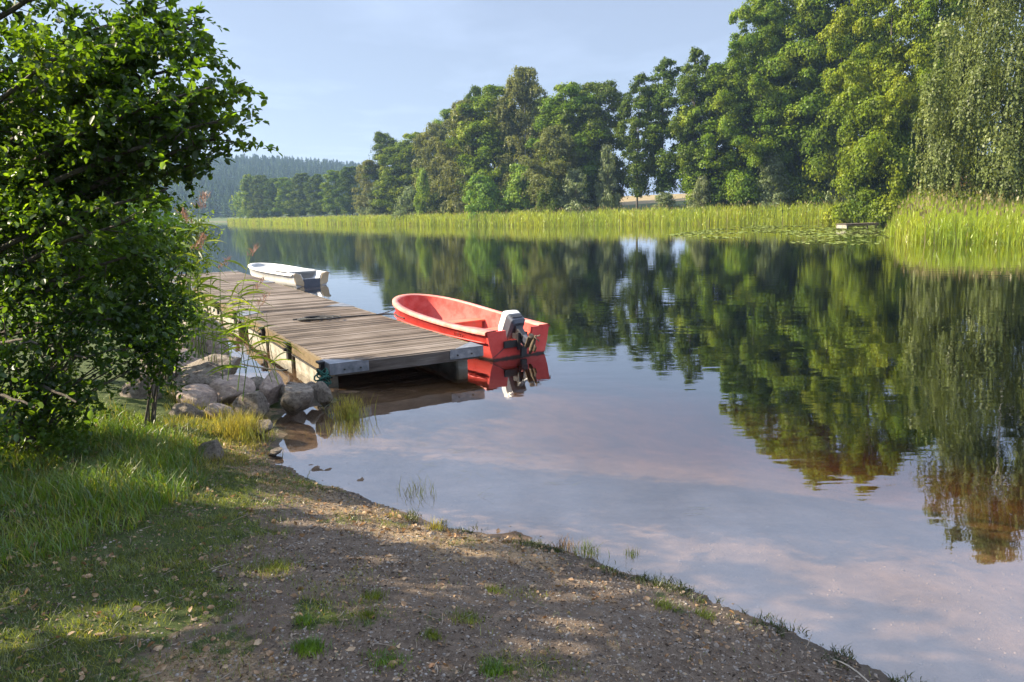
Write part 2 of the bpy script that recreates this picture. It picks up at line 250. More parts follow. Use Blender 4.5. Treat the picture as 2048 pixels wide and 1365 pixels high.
class MB:
    """collects boxes, tubes and lofts for one mesh"""
    def __init__(s): s.V = []; s.F = []; s.n = 0
    def add(s, V, F):
        V = np.asarray(V, float).reshape(-1, 3); s.V.append(V); s.F += [tuple(int(i)+s.n for i in f) for f in F]; s.n += len(V)
    def box(s, c, d, R=None, jit=0):
        x, y, z = np.array(d)/2; v = np.array([[i*x, j*y, k*z] for i in (-1, 1) for j in (-1, 1) for k in (-1, 1)])
        if jit: v = v+rng.uniform(-jit, jit, v.shape)
        if R is not None: v = v @ np.asarray(R).T
        s.add(v+np.array(c), [(0, 1, 3, 2), (4, 6, 7, 5), (0, 4, 5, 1), (2, 3, 7, 6), (0, 2, 6, 4), (1, 5, 7, 3)])
    def tube(s, pts, rad, n=8, cap=True):
        pts = np.asarray(pts, float); rad = np.broadcast_to(rad, (len(pts),)).astype(float); rings = []
        T = np.gradient(pts, axis=0); T /= np.linalg.norm(T, axis=1)[:, None]+1e-9
        u = np.cross(T[0], [0, 0, 1]); u = u if np.linalg.norm(u) > .1 else np.cross(T[0], [1, 0, 0])
        for p, t, r in zip(pts, T, rad):
            u = u-t*np.dot(u, t); u /= np.linalg.norm(u)+1e-9; v = np.cross(t, u); a = np.arange(n)*2*PI/n
            rings.append(p+r*(np.cos(a)[:, None]*u+np.sin(a)[:, None]*v))
        F = [(i*n+j, i*n+(j+1) % n, (i+1)*n+(j+1) % n, (i+1)*n+j) for i in range(len(pts)-1) for j in range(n)]
        if cap: F += [tuple(range(n))[::-1], tuple((len(pts)-1)*n+j for j in range(n))]
        s.add(np.concatenate(rings), F)
    def grid(s, rows, closed=False):
        rows = np.asarray(rows, float); a, b = rows.shape[:2]
        F = [(i*b+j, i*b+(j+1) % b, (i+1)*b+(j+1) % b, (i+1)*b+j) for i in range(a-1) for j in range(b if closed else b-1)]
        s.add(rows.reshape(-1, 3), F)
    def build(s, name, mat, parent=None, smooth=False, bevel=0, solid=0):
        me = bpy.data.meshes.new(name); me.from_pydata(np.concatenate(s.V).tolist(), [], s.F)
        bm = bmesh.new(); bm.from_mesh(me); bmesh.ops.recalc_face_normals(bm, faces=bm.faces)
        if bevel: bmesh.ops.bevel(bm, geom=bm.edges[:], offset=bevel, segments=2, affect='EDGES', clamp_overlap=True)
        bm.to_mesh(me); bm.free(); o = link(name, me, mat, parent, smooth)
        if solid: md = o.modifiers.new('solid', 'SOLIDIFY'); md.thickness = solid; md.offset = -1
        return o
def vnoise(x, y, seed=0):
    r = np.random.default_rng(seed).random((256, 256)); xi = np.floor(x).astype(int); yi = np.floor(y).astype(int); fx = x-xi; fy = y-yi
    fx = fx*fx*(3-2*fx); fy = fy*fy*(3-2*fy); g = lambda i, j: r[i % 256, j % 256]
    return (g(xi, yi)*(1-fx)+g(xi+1, yi)*fx)*(1-fy)+(g(xi, yi+1)*(1-fx)+g(xi+1, yi+1)*fx)*fy-.5
def frames(d, roll=None):
    """orthonormal frames whose third column follows d"""
    d = d/(np.linalg.norm(d, axis=1)[:, None]+1e-9); a = rng.normal(size=d.shape); u = np.cross(a, d); u /= np.linalg.norm(u, axis=1)[:, None]+1e-9
    return np.stack([u, np.cross(d, u), d], axis=2)
def scatter(T, TF, pos, R, size):
    """copies of a small template (k,3) at every pos with frame R and size"""
    k = len(T); V = np.einsum('nij,kj->nki', R, T)*np.asarray(size).reshape(-1, 1, 1)+pos[:, None, :]
    return V.reshape(-1, 3), [(f[None]+np.arange(len(pos))[:, None, None]*k).reshape(-1, f.shape[1]) for f in TF]
DIAM = (np.array([[0, -.5, 0], [.38, 0, .08], [0, .5, 0], [-.38, 0, .08]]), [np.array([[0, 1, 2, 3]])])
# broad leaf along +z: stem end, two flanks, tip, folded at the midrib
LEAF = (np.array([[0, 0, 0], [.30, .07, .32], [.26, .08, .72], [0, -.05, 1.0], [-.26, .08, .72], [-.30, .07, .32]]), [np.array([[0, 1, 2, 3], [0, 3, 4, 5]])])

# ------------------------------------------------------------------ the lake and its shores
near_shore = [P(*q)[:2] for q in [(1960, 1440), (1800, 1365), (1600, 1275), (1400, 1192), (1270, 1150), (1150, 1110), (1000, 1078), (830, 1040), (760, 1012), (700, 990), (620, 960), (545, 930),
                                  (548, 900), (575, 870), (545, 850)]]
front = [P(*q)[:2] for q in [(455, 446.6), (520, 448), (600, 448.5), (700, 449.5), (850, 451), (1000, 452), (1150, 452), (1300, 450.5), (1450, 449), (1600, 447.5), (1700, 447), (1745, 447)]]
def beyond(p, m): p = np.array(p); return tuple(p+m*p/np.hypot(*p))
left_shore = [(-3.0, 9.35), (-2.55, 9.7), (-2.35, 10.0), (-2.8, 10.35), (-3.6, 10.9), (-4.5, 11.6), (-5.6, 13.2), (-6.2, 14.8), (-7.4, 17), (-10, 21), (-16, 28), (-30, 55), (-62, 120), (-155, 300), (-260, 470)]
far_shore = [(-260, 520), (-190, 480), (-150, 420)]+[beyond(p, 15) for p in front]+[(57, 100), (62, 86), (90, 74), (160, 60)]
right_shore = [(200, 0), (120, -40), (30, -10), (9, -2)]
LAKE = np.array([tuple(p) for p in near_shore]+left_shore+far_shore+right_shore)
def sdist(x, y):
    """signed distance to the lake edge: positive on land"""
    x = np.asarray(x, float); y = np.asarray(y, float); best = np.full(x.shape, 1e9); ins = np.zeros(x.shape, bool)
    for (x0, y0), (x1, y1) in zip(LAKE, np.roll(LAKE, -1, 0)):
        ex, ey = x1-x0, y1-y0; t = np.clip(((x-x0)*ex+(y-y0)*ey)/(ex*ex+ey*ey), 0, 1)
        best = np.minimum(best, np.hypot(x-x0-t*ex, y-y0-t*ey)); c = (y0 > y) != (y1 > y)
        if ey: ins ^= c & (x < x0+(y-y0)*ex/ey)
    return np.where(ins, -best, best)
def height(x, y, s=None, micro=True):
    x = np.asarray(x, float); y = np.asarray(y, float)
    if s is None: s = sdist(x, y)
    sn = s+(.10*vnoise(x*2.6, y*2.6, 3)+.05*vnoise(x*9, y*9, 4))*np.exp(-np.abs(s)/1.5)
    land = .62*(1-np.exp(-sn/2.6))+.012*sn; far = np.clip((y-60)/40, 0, 1)
    land = land+far*np.clip(sn*.07, 0, 4.5)+50*np.exp(-((x+330)/300)**2-((y-900)/260)**2)*np.clip(sn/60, 0, 1)
    wat = -np.minimum(.05*np.abs(sn)+.034*np.abs(sn)**1.6*np.clip(np.abs(sn)/4, 0, 1), 3.2)
    z = np.where(sn > 0, land, wat)
    if micro:
        k = np.exp(-np.maximum(np.hypot(x, y-4)-7, 0)/4)
        z = z+k*(.035*vnoise(x*1.7, y*1.7, 5)+.020*vnoise(x*6, y*6, 6)+.016*vnoise(x*13, y*13, 7))*np.clip(np.abs(sn)/.3, .15, 1)
    return z
def h1(x, y): return float(height(np.array([x]), np.array([y]))[0])
def axis(lo, hi, step, far_lo, far_hi, mid, midlo, midhi):
    a = list(np.arange(lo, hi, step)); v, s = hi, step
    while v < far_hi:
        a.append(v); s = min(s*1.14, mid) if v < midhi else s*1.12; v += s
    v, s = lo, step; b = []
    while v > far_lo:
        s = min(s*1.14, mid) if v > midlo else s*1.12; v -= s; b.append(v)
    return np.array(b[::-1]+a)
gx = axis(-5.5, 4.2, .045, -1600, 1600, 3.0, -300, 90); gy = axis(1.6, 10.6, .045, -1500, 3000, 3.0, -20, 520)
GX, GY = np.meshgrid(gx, gy); S = sdist(GX, GY); Z = height(GX, GY, S)
nx, ny = len(gx), len(gy); idx = np.arange(nx*ny).reshape(ny, nx)
Fq = np.stack([idx[:-1, :-1], idx[:-1, 1:], idx[1:, 1:], idx[1:, :-1]], -1).reshape(-1, 4)
ground = mesh_np('ground', np.stack([GX, GY, Z], -1).reshape(-1, 3), [Fq], M['ground'], smooth=True); tag(ground, kind='structure')
def attr(o, name, vals):
    a = o.data.attributes.new(name, 'FLOAT', 'POINT'); a.data.foreach_set('value', np.asarray(vals, np.float32).ravel())
def inpoly(x, y, poly):
    ins = np.zeros(np.shape(x), bool); poly = np.asarray(poly)
    for (x0, y0), (x1, y1) in zip(poly, np.roll(poly, -1, 0)):
        c = (y0 > y) != (y1 > y); ins ^= c & (x < x0+(y-y0)*(x1-x0)/((y1-y0) or 1e-9))
    return ins
def turf_amt(x, y):
    """how grassy the bank is: full at the left, thinning to bare grit towards the water"""
    e = -.95-.28*(y-3.2)+.25*vnoise(x*1.3, y*1.3, 9)+.3*vnoise(x*.6+3, y*.6, 10)
    return np.clip(np.clip((e-x)/1.1, 0, 1)+np.clip(2.2*vnoise(x*2.1+7, y*2.1, 61)+1.0*vnoise(x*6, y*6, 62)-.35-.22*np.clip(x, -1, 3), 0, .55), 0, 1)
near = (GY < 14) & (np.abs(GX) < 16)
attr(ground, 'turf', np.where(near, np.maximum(turf_amt(GX, GY), .12), 1.0))
lit = np.exp(-((S-.28)/.28)**2)*(GX < .3)*(GY < 9.5)*.62+.36*np.clip(1-np.hypot((GX+1.55)/.7, (GY-3.25)/.5), 0, 1)
attr(ground, 'litter', np.where(near, lit+.12+.9*np.clip(vnoise(GX*1.9+30, GY*1.9, 90)-.08, 0, .4), 0))
attr(ground, 'bed', np.clip(-S/.12+.2, 0, 1)); attr(ground, 'wet', np.clip(1-np.abs(Z-.0)/.10, 0, 1)*(S > -.05)*.9)
attr(ground, 'field', ((GY > 165) & (S > 22) & (GX > 10) & (GX < 260) & (GY < 420)).astype(float))

me_w = MB(); me_w.box((0, 1000, -3.0), (3300, 4000, 6.0)); lake = me_w.build('lake_water', M['water']); tag(lake, kind='structure')

# ------------------------------------------------------------------ trees: clumped crowns
def envelope(h, kind):
    if kind == 'alder': return np.interp(h, [0, .08, .25, .5, .75, .92, 1], [.6, .85, 1, 1, .9, .62, .25])
    if kind == 'open': return np.interp(h, [0, .2, .45, .7, .9, 1], [.25, .55, .9, 1, .6, .15])
    if kind == 'birch': return np.interp(h, [0, .15, .4, .7, .9, 1], [.6, .9, 1, .9, .62, .2])
    return np.interp(h, [0, .3, .7, 1], [.9, 1, .75, .2])
def crown_mesh(kind, R0, z0, z1, lobes, per, leaf, seed, droop=0.0, lobe_r=(.8, 1.7)):
    r = np.random.default_rng(seed); h = r.random(lobes)**.9; a = r.uniform(0, 2*PI, lobes)
    asym = 1+.20*np.sin(a+seed)+.16*np.sin(3*a+seed*2)+.22*np.sin(h*9+a*2+seed)
    rad = envelope(h, kind)*R0*asym*np.where(r.random(lobes) < .8, r.uniform(.62, 1.12, lobes), r.uniform(.1, .6, lobes))
    c = np.stack([np.cos(a)*rad, np.sin(a)*rad, z0+(z1-z0)*h], 1); lr = r.uniform(*lobe_r, lobes)*(1.1-.45*h)
    n = (per*(lr/np.mean(lr))**1.7).astype(int)+8; li = np.repeat(np.arange(lobes), n); k = len(li)
    d = r.normal(size=(k, 3)); d /= np.linalg.norm(d, axis=1)[:, None]; d[:, 2] = np.where(d[:, 2] < -.6, -d[:, 2]*.7, d[:, 2])
    sx = r.uniform(.8, 1.35, (lobes, 3))*np.array([1.1, 1.1, .85]); p = c[li]+d*(lr[li]*(r.random(k)**.33)*r.choice([1.0, 1.0, 1.0, 1.3], k))[:, None]*sx[li]
    fl = r.random(k) < .035; hh_ = r.random(k); aa_ = r.uniform(0, 2*PI, k); rf_ = envelope(hh_, kind)*R0*np.sqrt(r.random(k))*.95; p[fl] = np.stack([np.cos(aa_)*rf_, np.sin(aa_)*rf_, z0+(z1-z0)*hh_], 1)[fl]
    if droop:
        # hanging strands: leaves in files below their anchor points on the clump
        m_s = max(1, k//22); an = r.integers(0, k, m_s); si = r.integers(0, m_s, k); hang = r.uniform(.35, 1.0, m_s)*droop; u = r.random(k)
        q = p[an][si]; q[:, 2] -= u*hang[si]; q[:, :2] += (q[:, :2]-c[li[an]][si][:, :2])*.08*u[:, None]+r.normal(size=(k, 2))*.05; mix_ = r.random(k) < .72
        p = np.where(mix_[:, None], q, p); d = np.where(mix_[:, None], d[an][si], d)*np.array([1, 1, .3])
    nrm = d+r.normal(size=(k, 3))*.38; nrm[:, 2] += .15
    V, Fc = scatter(*DIAM, p, frames(nrm), leaf*r.uniform(.6, 1.35, k)); return V, Fc, c
def trunk_mb(c, z1, r0, z0, seed, lean=.3, limbs=14):
    r = np.random.default_rng(seed+99); mb = MB(); zs = np.linspace(-.6, z1*.93, 9)
    px = lean*np.sin(zs/z1*2.2+seed); py = lean*np.cos(zs/z1*1.7+seed*2)-lean*math.cos(seed*2)
    pts = np.stack([px-px[0], py-py[0], zs], 1); mb.tube(pts, np.interp(zs/z1, [-.05, .02, .6, 1], [r0*1.35, r0, r0*.5, r0*.12]), 8)
    for q in c[r.choice(len(c), min(limbs, len(c)), replace=False)]:
        zb = max(z0*.7, q[2]-abs(q[0])*.5-abs(q[1])*.5-.6); b = np.array([np.interp(zb, zs, pts[:, 0]), np.interp(zb, zs, pts[:, 1]), zb]); mid = (b+q)/2+np.array([0, 0, -.2])
        mb.tube([b, mid, q], [r0*.3, r0*.18, .02], 5, False)
    return mb
PROTO = {}
def make_proto(key, name, kind, R0, z0, z1, lobes, per, leaf, seed, mat, bark='bark', r0=.22, droop=0, lobe_r=(.8, 1.7), limbs=14):
    V, Fc, c = crown_mesh(kind, R0, z0, z1, lobes, per, leaf, seed, droop, lobe_r)
    t = empty(name, (0, 0, 0)); cr_ = mesh_np('crown', V, Fc, M[mat], t); tk = trunk_mb(c, z1, r0, z0, seed, limbs=limbs).build('trunk', M[bark], t, True)
    PROTO[key] = [t, False, z1, R0]
def copy_tree(o, parent=None):
    c = o.copy(); C.objects.link(c); c.parent = parent
    for ch in list(o.children): copy_tree(ch, c)
    return c
def plant(key, x, y, label, cat='tree', group=None, height_m=None, width=None, rz=None, z=None):
    p = PROTO[key]; o = copy_tree(p[0]) if p[1] else p[0]; p[1] = True
    o.location = (x, y, (h1(x, y) if z is None else z)-.1); sz = (height_m or p[2])/p[2]; sw = width/2/(p[3]*1.12) if width else sz
    o.scale = (sw, sw, sz); o.rotation_euler = (0, 0, rng.uniform(0, 6.28) if rz is None else rz); tag(o, label, cat, group); return o
def place(key, px, ytop, d, wpx, label, group=None, cat='tree'):
    """stand a tree so that its top and width read as measured"""
    fr_ = min(front, key=lambda q: abs(proj(np.array([q[0], q[1], 0.]))[0]-px)); fd = fr_[1]; t0 = D(px, ytop, d)
    if px < 1745: d = max(d, fd+(17 if cat == 'bush' else 21))
    t = D(px, ytop, d); zg = h1(t[0], d); return plant(key, t[0], d, label, cat, group, t[2]-zg+.1, wpx*d/F)
make_proto('alderA', 'alder_tree', 'alder', 4.2, 1.2, 22, 150, 310, .32, 1, 'leaf_alder', lobe_r=(.6, 1.6))
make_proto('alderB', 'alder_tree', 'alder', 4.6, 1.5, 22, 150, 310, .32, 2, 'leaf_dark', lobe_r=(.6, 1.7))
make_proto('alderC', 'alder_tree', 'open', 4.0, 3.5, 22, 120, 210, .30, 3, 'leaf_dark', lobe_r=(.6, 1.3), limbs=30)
make_proto('bigA', 'alder_tree', 'alder', 5.5, 1.5, 27, 280, 430, .26, 4, 'leaf_alder', r0=.3, lobe_r=(.5, 1.5))
make_proto('bigB', 'alder_tree', 'alder', 5.5, 1.2, 27, 260, 450, .26, 5, 'leaf_alder', r0=.3, lobe_r=(.5, 1.6))
make_proto('birchA', 'birch_tree', 'birch', 3.6, 1.5, 22, 150, 380, .24, 6, 'leaf_birch', 'birchbark', .16, 1.6, (.7, 1.3))
make_proto('birchB', 'birch_tree', 'birch', 6.0, 4.0, 24, 190, 720, .19, 8, 'leaf_birch', 'birchbark', .2, 2.8, (.9, 1.7))
make_proto('bushA', 'bright_shrub', 'bush', 2.2, .3, 5, 45, 170, .22, 9, 'leaf_bright', r0=.08, lobe_r=(.5, .9))
make_proto('bushB', 'willow_shrub', 'bush', 2.2, .2, 4.5, 45, 180, .20, 10, 'leaf_willow', r0=.08, lobe_r=(.5, .9))
make_proto('bushC', 'dark_shrub', 'bush', 2.6, .2, 4.5, 45, 190, .24, 11, 'leaf_dark', r0=.08, lobe_r=(.6, 1.0))
G1 = 'trees along the far shore'
for a in [
 ('birchB', 2095, -290, 60, 300, 'pale weeping birch hanging over the reeds at the right edge'),
 ('bigB', 1900, -60, 88, 150, 'dark alder half hidden behind the weeping birch at the right edge'),
 ('bigB', 1800, -130, 92, 190, 'tallest dark alder standing left of the weeping birch'),
 ('bigA', 1700, -150, 97, 200, 'tall sunlit alder with yellowish left side above the small jetty'),
 ('bigB', 1610, -90, 103, 190, 'broad green alder reaching above the picture, second left of the small jetty'),
 ('bigA', 1530, 0, 107, 150, 'green alder whose top slopes down to the left edge of the tall group'),
 ('alderA', 1437, 135, 112, 130, 'lower round alder at the left foot of the tall group'),
 ('alderC', 1395, 100, 124, 100, 'slim alder with its top standing just above the row, left of the tall group'),
 ('alderC', 1330, 122, 124, 120, 'open dark alder with sky showing between its bare trunks'),
 ('alderC', 1275, 150, 126, 90, 'slender open alder in the middle of the far shore with a gap below its crown'),
 ('alderB', 1195, 168, 145, 125, 'dark round alder with a rounded top right of the tallest birch'),
 ('alderA', 1135, 170, 145, 125, 'green alder squeezed between tallest birch and dark round alder'),
 ('birchA', 1045, 138, 152, 115, 'tallest birch of the middle group, its top above all beside it'),
 ('birchA', 1110, 255, 134, 105, 'olive birch drooping in front of the tallest birch'),
 ('alderA', 985, 178, 160, 125, 'green alder just left of the tallest birch'),
 ('birchA', 930, 205, 165, 110, 'olive birch with feathery top left of the tallest birch'),
 ('alderB', 950, 178, 166, 70, 'dark alder peeping above the olive birch'),
 ('birchA', 872, 250, 185, 95, 'smaller olive birch on the slope of the treeline'),
 ('alderA', 905, 222, 195, 80, 'alder top showing behind the slope of the treeline'),
 ('alderA', 825, 268, 205, 90, 'rounded green alder halfway down the sloping treeline'),
 ('alderB', 765, 268, 215, 78, 'dark pointed alder at the left end of the tall treeline'),
 ('birchA', 735, 322, 215, 70, 'low olive birch at the foot of the dark pointed alder'),
 ('alderA', 795, 296, 205, 80, 'green alder in front of the dark pointed alder'),
]: place(*a, group=G1)
for i, (px, yt, d, wp) in enumerate([(700, 335, 262, 46), (668, 342, 270, 44), (634, 350, 282, 40), (604, 348, 292, 40), (572, 356, 300, 38), (545, 358, 312, 36), (520, 352, 318, 36), (496, 350, 325, 34)]):
    nm = ['round alder nearest the tall treeline in the distant low row', 'second tree from the tall treeline in the distant low row', 'third tree from the tall treeline in the distant low row',
          'fourth tree from the tall treeline in the distant low row', 'fourth tree from the left end of the distant low row', 'third tree from the left end of the distant low row',
          'second tree from the left end of the distant low row', 'last tree at the left end of the distant low row, before the blue hill'][i]
    place(['alderB', 'alderA', 'alderB'][i % 3], px, yt, d, wp*1.15, nm, 'distant low row of trees at the water')
for a in [
 ('bushA', 958, 356, 140, 75, 'bright green bush left of the pair at the reed edge'), ('bushA', 1035, 335, 138, 85, 'bright green bush under the tallest birch at the reed edge'),
 ('bushB', 1150, 345, 126, 70, 'pale willow bush right of the bright green pair'), ('bushB', 1215, 300, 130, 50, 'tall pale bush beneath the dark round alder'),
 ('bushC', 1100, 362, 128, 60, 'dark green bush between the pale willow and the bright pair'),
 ('bushB', 760, 372, 188, 60, 'round olive willow bush at the left end of the tall treeline'), ('bushB', 820, 378, 178, 60, 'second olive willow bush from the left under the treeline'),
 ('bushC', 885, 372, 165, 60, 'dark bush under the sloping treeline left of the bright bushes'), ('bushA', 845, 345, 172, 40, 'narrow bright bush standing up within the sloping treeline'),
 ('bushB', 1405, 358, 116, 50, 'pale low bush beside the gap where the field shows'), ('bushB', 1330, 388, 112, 60, 'flat pale bush on the bank below the open alder'),
 ('bushC', 1470, 335, 112, 90, 'dark bush below the slope of the tall group'), ('bushB', 1545, 320, 108, 80, 'greyish willow bush in front of the tall group'),
 ('bushC', 1640, 325, 100, 100, 'dark bush behind the reeds left of the small jetty'), ('bushB', 1690, 290, 98, 60, 'tall pale bush directly above the small jetty'),
 ('bushC', 1790, 300, 92, 120, 'deep shaded bush right of the small jetty under the tallest alder'), ('bushC', 1880, 300, 94, 130, 'wide shaded bush below the half hidden dark alder'),
 ('bushC', 1980, 320, 90, 150, 'shaded bush at the right edge beneath the weeping birch'),
]: place(*a, group='bushes behind the reeds', cat='bush')
make_proto('autumn', 'autumn_shrub', 'bush', 2.2, .2, 3.5, 40, 150, .2, 12, 'autumn', r0=.08, lobe_r=(.5, .8))
place('autumn', 1905, 325, 86, 90, 'rust coloured bush glowing in the shade right of the tallest alder', 'bushes behind the reeds', 'bush')
# second rank: trees deeper in the shore wood that close the gaps
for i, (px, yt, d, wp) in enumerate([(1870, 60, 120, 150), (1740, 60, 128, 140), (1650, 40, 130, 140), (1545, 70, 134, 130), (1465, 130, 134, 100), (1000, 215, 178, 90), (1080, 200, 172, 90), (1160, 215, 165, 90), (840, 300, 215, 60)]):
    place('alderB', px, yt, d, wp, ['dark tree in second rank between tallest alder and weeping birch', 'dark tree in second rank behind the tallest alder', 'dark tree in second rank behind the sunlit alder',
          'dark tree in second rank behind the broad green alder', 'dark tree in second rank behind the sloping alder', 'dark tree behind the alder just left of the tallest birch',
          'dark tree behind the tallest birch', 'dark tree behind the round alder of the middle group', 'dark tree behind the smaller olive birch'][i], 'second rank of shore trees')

# far woods on the blue hill: one mass
k = 7600; x = rng.uniform(-560, 40, k); y = rng.uniform(490, 1150, k); keep = (sdist(x, y) > 6); x, y = x[keep], y[keep]; k = len(x); z = height(x, y, micro=False)
hh = rng.uniform(9, 17, k); V = []; Fc = []; T = []
tv = [[0, 0, 1.06]]; tf = []
for L in range(6):
    zt = 1-.15*L; rb = .07+.055*L
    for j in range(7):
        a0 = j*2*PI/7+L; a1 = a0+.62; i0 = len(tv); tv += [[math.cos(a0)*.008, math.sin(a0)*.008, zt], [math.cos(a0)*rb, math.sin(a0)*rb, zt-.14-.03*(j % 2)], [math.cos(a1)*rb, math.sin(a1)*rb, zt-.17]]; tf.append([i0, i0+1, i0+2])
R = np.stack([RZ(a) for a in rng.uniform(0, 6.28, 64)])[rng.integers(0, 64, k)]
V, Fc = scatter(np.array(tv), [np.array(tf)], np.stack([x, y, z-1], 1), R, hh)
tag(mesh_np('hill_forest', V, Fc, M['needle']), 'hazy blue spruce forest covering the distant hill', 'forest', kind='stuff')
# leafy belt at the foot of the hill, left of the distant low row
x = rng.uniform(-330, -120, 420); y = 345+(-x-120)*.9+rng.uniform(0, 60, 420); yb = rng.uniform(90, 480, 420); x = np.concatenate([x, np.interp(yb, [55, 120, 300, 470], [-30, -62, -155, -260])-rng.uniform(6, 60, 420)]); y = np.concatenate([y, yb]); keep = sdist(x, y) > 3; x, y = x[keep], y[keep]; k = len(x); z = height(x, y, micro=False)
per = 90; li = np.repeat(np.arange(k), per); d = rng.normal(size=(k*per, 3)); d /= np.linalg.norm(d, axis=1)[:, None]; ht = rng.uniform(10, 17, k)
p = np.stack([x, y, z+ht*.55], 1)[li]+d*np.stack([ht*.2, ht*.2, ht*.48], 1)[li]*rng.uniform(.75, 1.1, (k*per, 1))
V, Fc = scatter(*DIAM, p, frames(d+rng.normal(size=d.shape)*.4), rng.uniform(.9, 1.8, k*per))
tag(mesh_np('shore_woods', V, Fc, M['leaf_alder']), 'bluish belt of leafy woods at the foot of the distant hill', 'woods', kind='stuff')

# ------------------------------------------------------------------ reeds, lily pads
def blades(pos, hgt, width, lean, seg_bend=.35, az=None):
    """grass-like blades: 5 vertices each"""
    k = len(pos); a = rng.uniform(0, 2*PI, k) if az is None else az; s = np.stack([np.cos(a), np.sin(a), 0*a], 1); b = rng.uniform(0, 2*PI, k); l = np.stack([np.cos(b), np.sin(b), 0*b], 1)*np.asarray(lean).reshape(-1, 1)*np.asarray(hgt).reshape(-1, 1)
    wd = np.asarray(width).reshape(-1, 1)*np.ones((k, 1)); hz = np.zeros((k, 3)); hz[:, 2] = hgt
    v = np.stack([pos-s*wd, pos+s*wd, pos+hz*.55+l*seg_bend+s*wd*.8, pos+hz*.55+l*seg_bend-s*wd*.8, pos+hz*.97+l], 1).reshape(-1, 3)
    o = np.arange(k)[:, None]*5; return v, [np.array([[0, 1, 2, 3]])+o, np.array([[3, 2, 4]])+o]
def reedbed(name, poly, n, hfun, width, label, leafy=3, edge=None):
    poly = np.array(poly, float); lo, hi = poly.min(0), poly.max(0); x = rng.uniform(lo[0], hi[0], n*3); y = rng.uniform(lo[1], hi[1], n*3); k = inpoly(x, y, poly); x, y = x[k][:n], y[k][:n]
    z = np.minimum(height(x, y, micro=False), .6); h = hfun(x, y)*rng.uniform(.82, 1.08, len(x)); p = np.stack([x, y, z], 1); az = rng.normal(0, .6, len(x))
    V, Fc = blades(p, h-z, width*(1+.004*np.hypot(x, y)), rng.uniform(0, .10, len(x)), az=az); VV, FF, off = [V], Fc, len(V)
    for _ in range(leafy):
        q = p.copy(); q[:, 2] += (h-z)*rng.uniform(.3, .85, len(x)); q[:, :2] += rng.normal(0, .08, (len(x), 2))
        v, f = blades(q, rng.uniform(.25, .6, len(x)), width*.9*(1+.004*np.hypot(x, y)), rng.uniform(.3, 1.0, len(x)), az=rng.normal(0, .6, len(x))); FF = FF+[g+off for g in f]; VV.append(v); off += len(v)
    # ragged flower heads on some
    sel = rng.random(len(x)) < .10; q = p[sel].copy(); q[:, 2] += (h-z)[sel]*.97; v, f = blades(q, rng.uniform(.2, .35, sel.sum()), width*2.2, rng.uniform(0, .4, sel.sum()), az=rng.normal(0, .6, sel.sum()))
    n0 = sum(len(g) for g in FF); FF = FF+[g+off for g in f]; VV.append(v)
    mi = np.concatenate([(rng.random(n0) < .07).astype(int), np.ones(sum(len(g) for g in f))])
    o = mesh_np(name, np.concatenate(VV), FF, [M['reed'], M['reed_head']], midx=mi); return tag(o, label, 'reeds', kind='stuff')
back = [beyond(p, 18) for p in front[::-1]]
reedbed('far_reeds', front+back, 60000, lambda x, y: np.interp(y, [90, 130, 220, 330], [3.1, 2.6, 2.35, 2.0])+.5*vnoise(x*.25, y*.25, 21)+.5*vnoise(x*.9, y*.9, 24), .028, 'long band of sunlit yellow-green reeds along the far shore')
reedbed('right_reeds', [P(1768, 470)[:2], P(1790, 478)[:2], P(1830, 483)[:2], P(1870, 487)[:2], P(1950, 487)[:2], P(2110, 489)[:2], (60, 44), (64, 78), (50, 88), (45, 82)], 26000,
        lambda x, y: (2.0+.075*np.clip(y-45, 0, 26))*np.clip(.30+(x-.492*y)*.25+.5*vnoise(x*2, y*2, 77), .3, 1)+.3*vnoise(x*.4, y*.4, 22)+.25*vnoise(x*1.2, y*1.2, 23), .026, 'bright yellow-green reed bed jutting into the water at right')
lp = [P(*q)[:2] for q in [(1480, 452), (1750, 450), (1800, 480), (1760, 492), (1560, 486), (1330, 470)]]; lp = np.array(lp)
x = rng.uniform(lp[:, 0].min(), lp[:, 0].max(), 9000); y = rng.uniform(lp[:, 1].min(), lp[:, 1].max(), 9000); kk = inpoly(x, y, lp) & (vnoise(x*.35, y*.18, 30)+.25*rng.random(9000) > .10); x, y = x[kk], y[kk]; k = len(x)
a = np.arange(8)*PI/4; disc = np.stack([np.cos(a)*.5, np.sin(a)*.5, .02*np.cos(2*a)], 1)
V, Fc = scatter(disc, [np.arange(8)[None]], np.stack([x, y, np.full(k, .012)+rng.uniform(0, .02, k)], 1), np.stack([RX(t) for t in rng.normal(0, .10, 32)])[rng.integers(0, 32, k)], rng.uniform(.16, .34, k))
tag(mesh_np('lily_pads', V, Fc, M['lily']), 'floating yellow-green lily pads in front of the far reeds', 'lily pads', kind='stuff')

# small jetty at the far reeds
t = empty('small_jetty', (*P(1715, 458)[:2], 0), .35)
mb = MB()
for i in range(14): mb.box((-2.0+i*.3, 0, .52), (.27, 1.3, .05), jit=.006)
mb.build('deck', M['plank'], t); mb = MB(); mb.box((0, -.62, .40), (4.1, .09, .18)); mb.box((0, .62, .40), (4.1, .09, .18)); mb.build('beam', M['sideboard'], t)
for sx in (-1.8, 1.8):
    for sy in (-.55, .55): mb = MB(); mb.tube([(sx, sy, -1.5), (sx, sy, .50)], .07); mb.build('post', M['bark'], t)
mb = MB(); mb.box((-2.02, 0, .28), (.06, 1.36, .34)); mb.build('end_board', M['concrete'], t)
tag(t, 'tiny grey wooden jetty between the two reed beds', 'jetty')

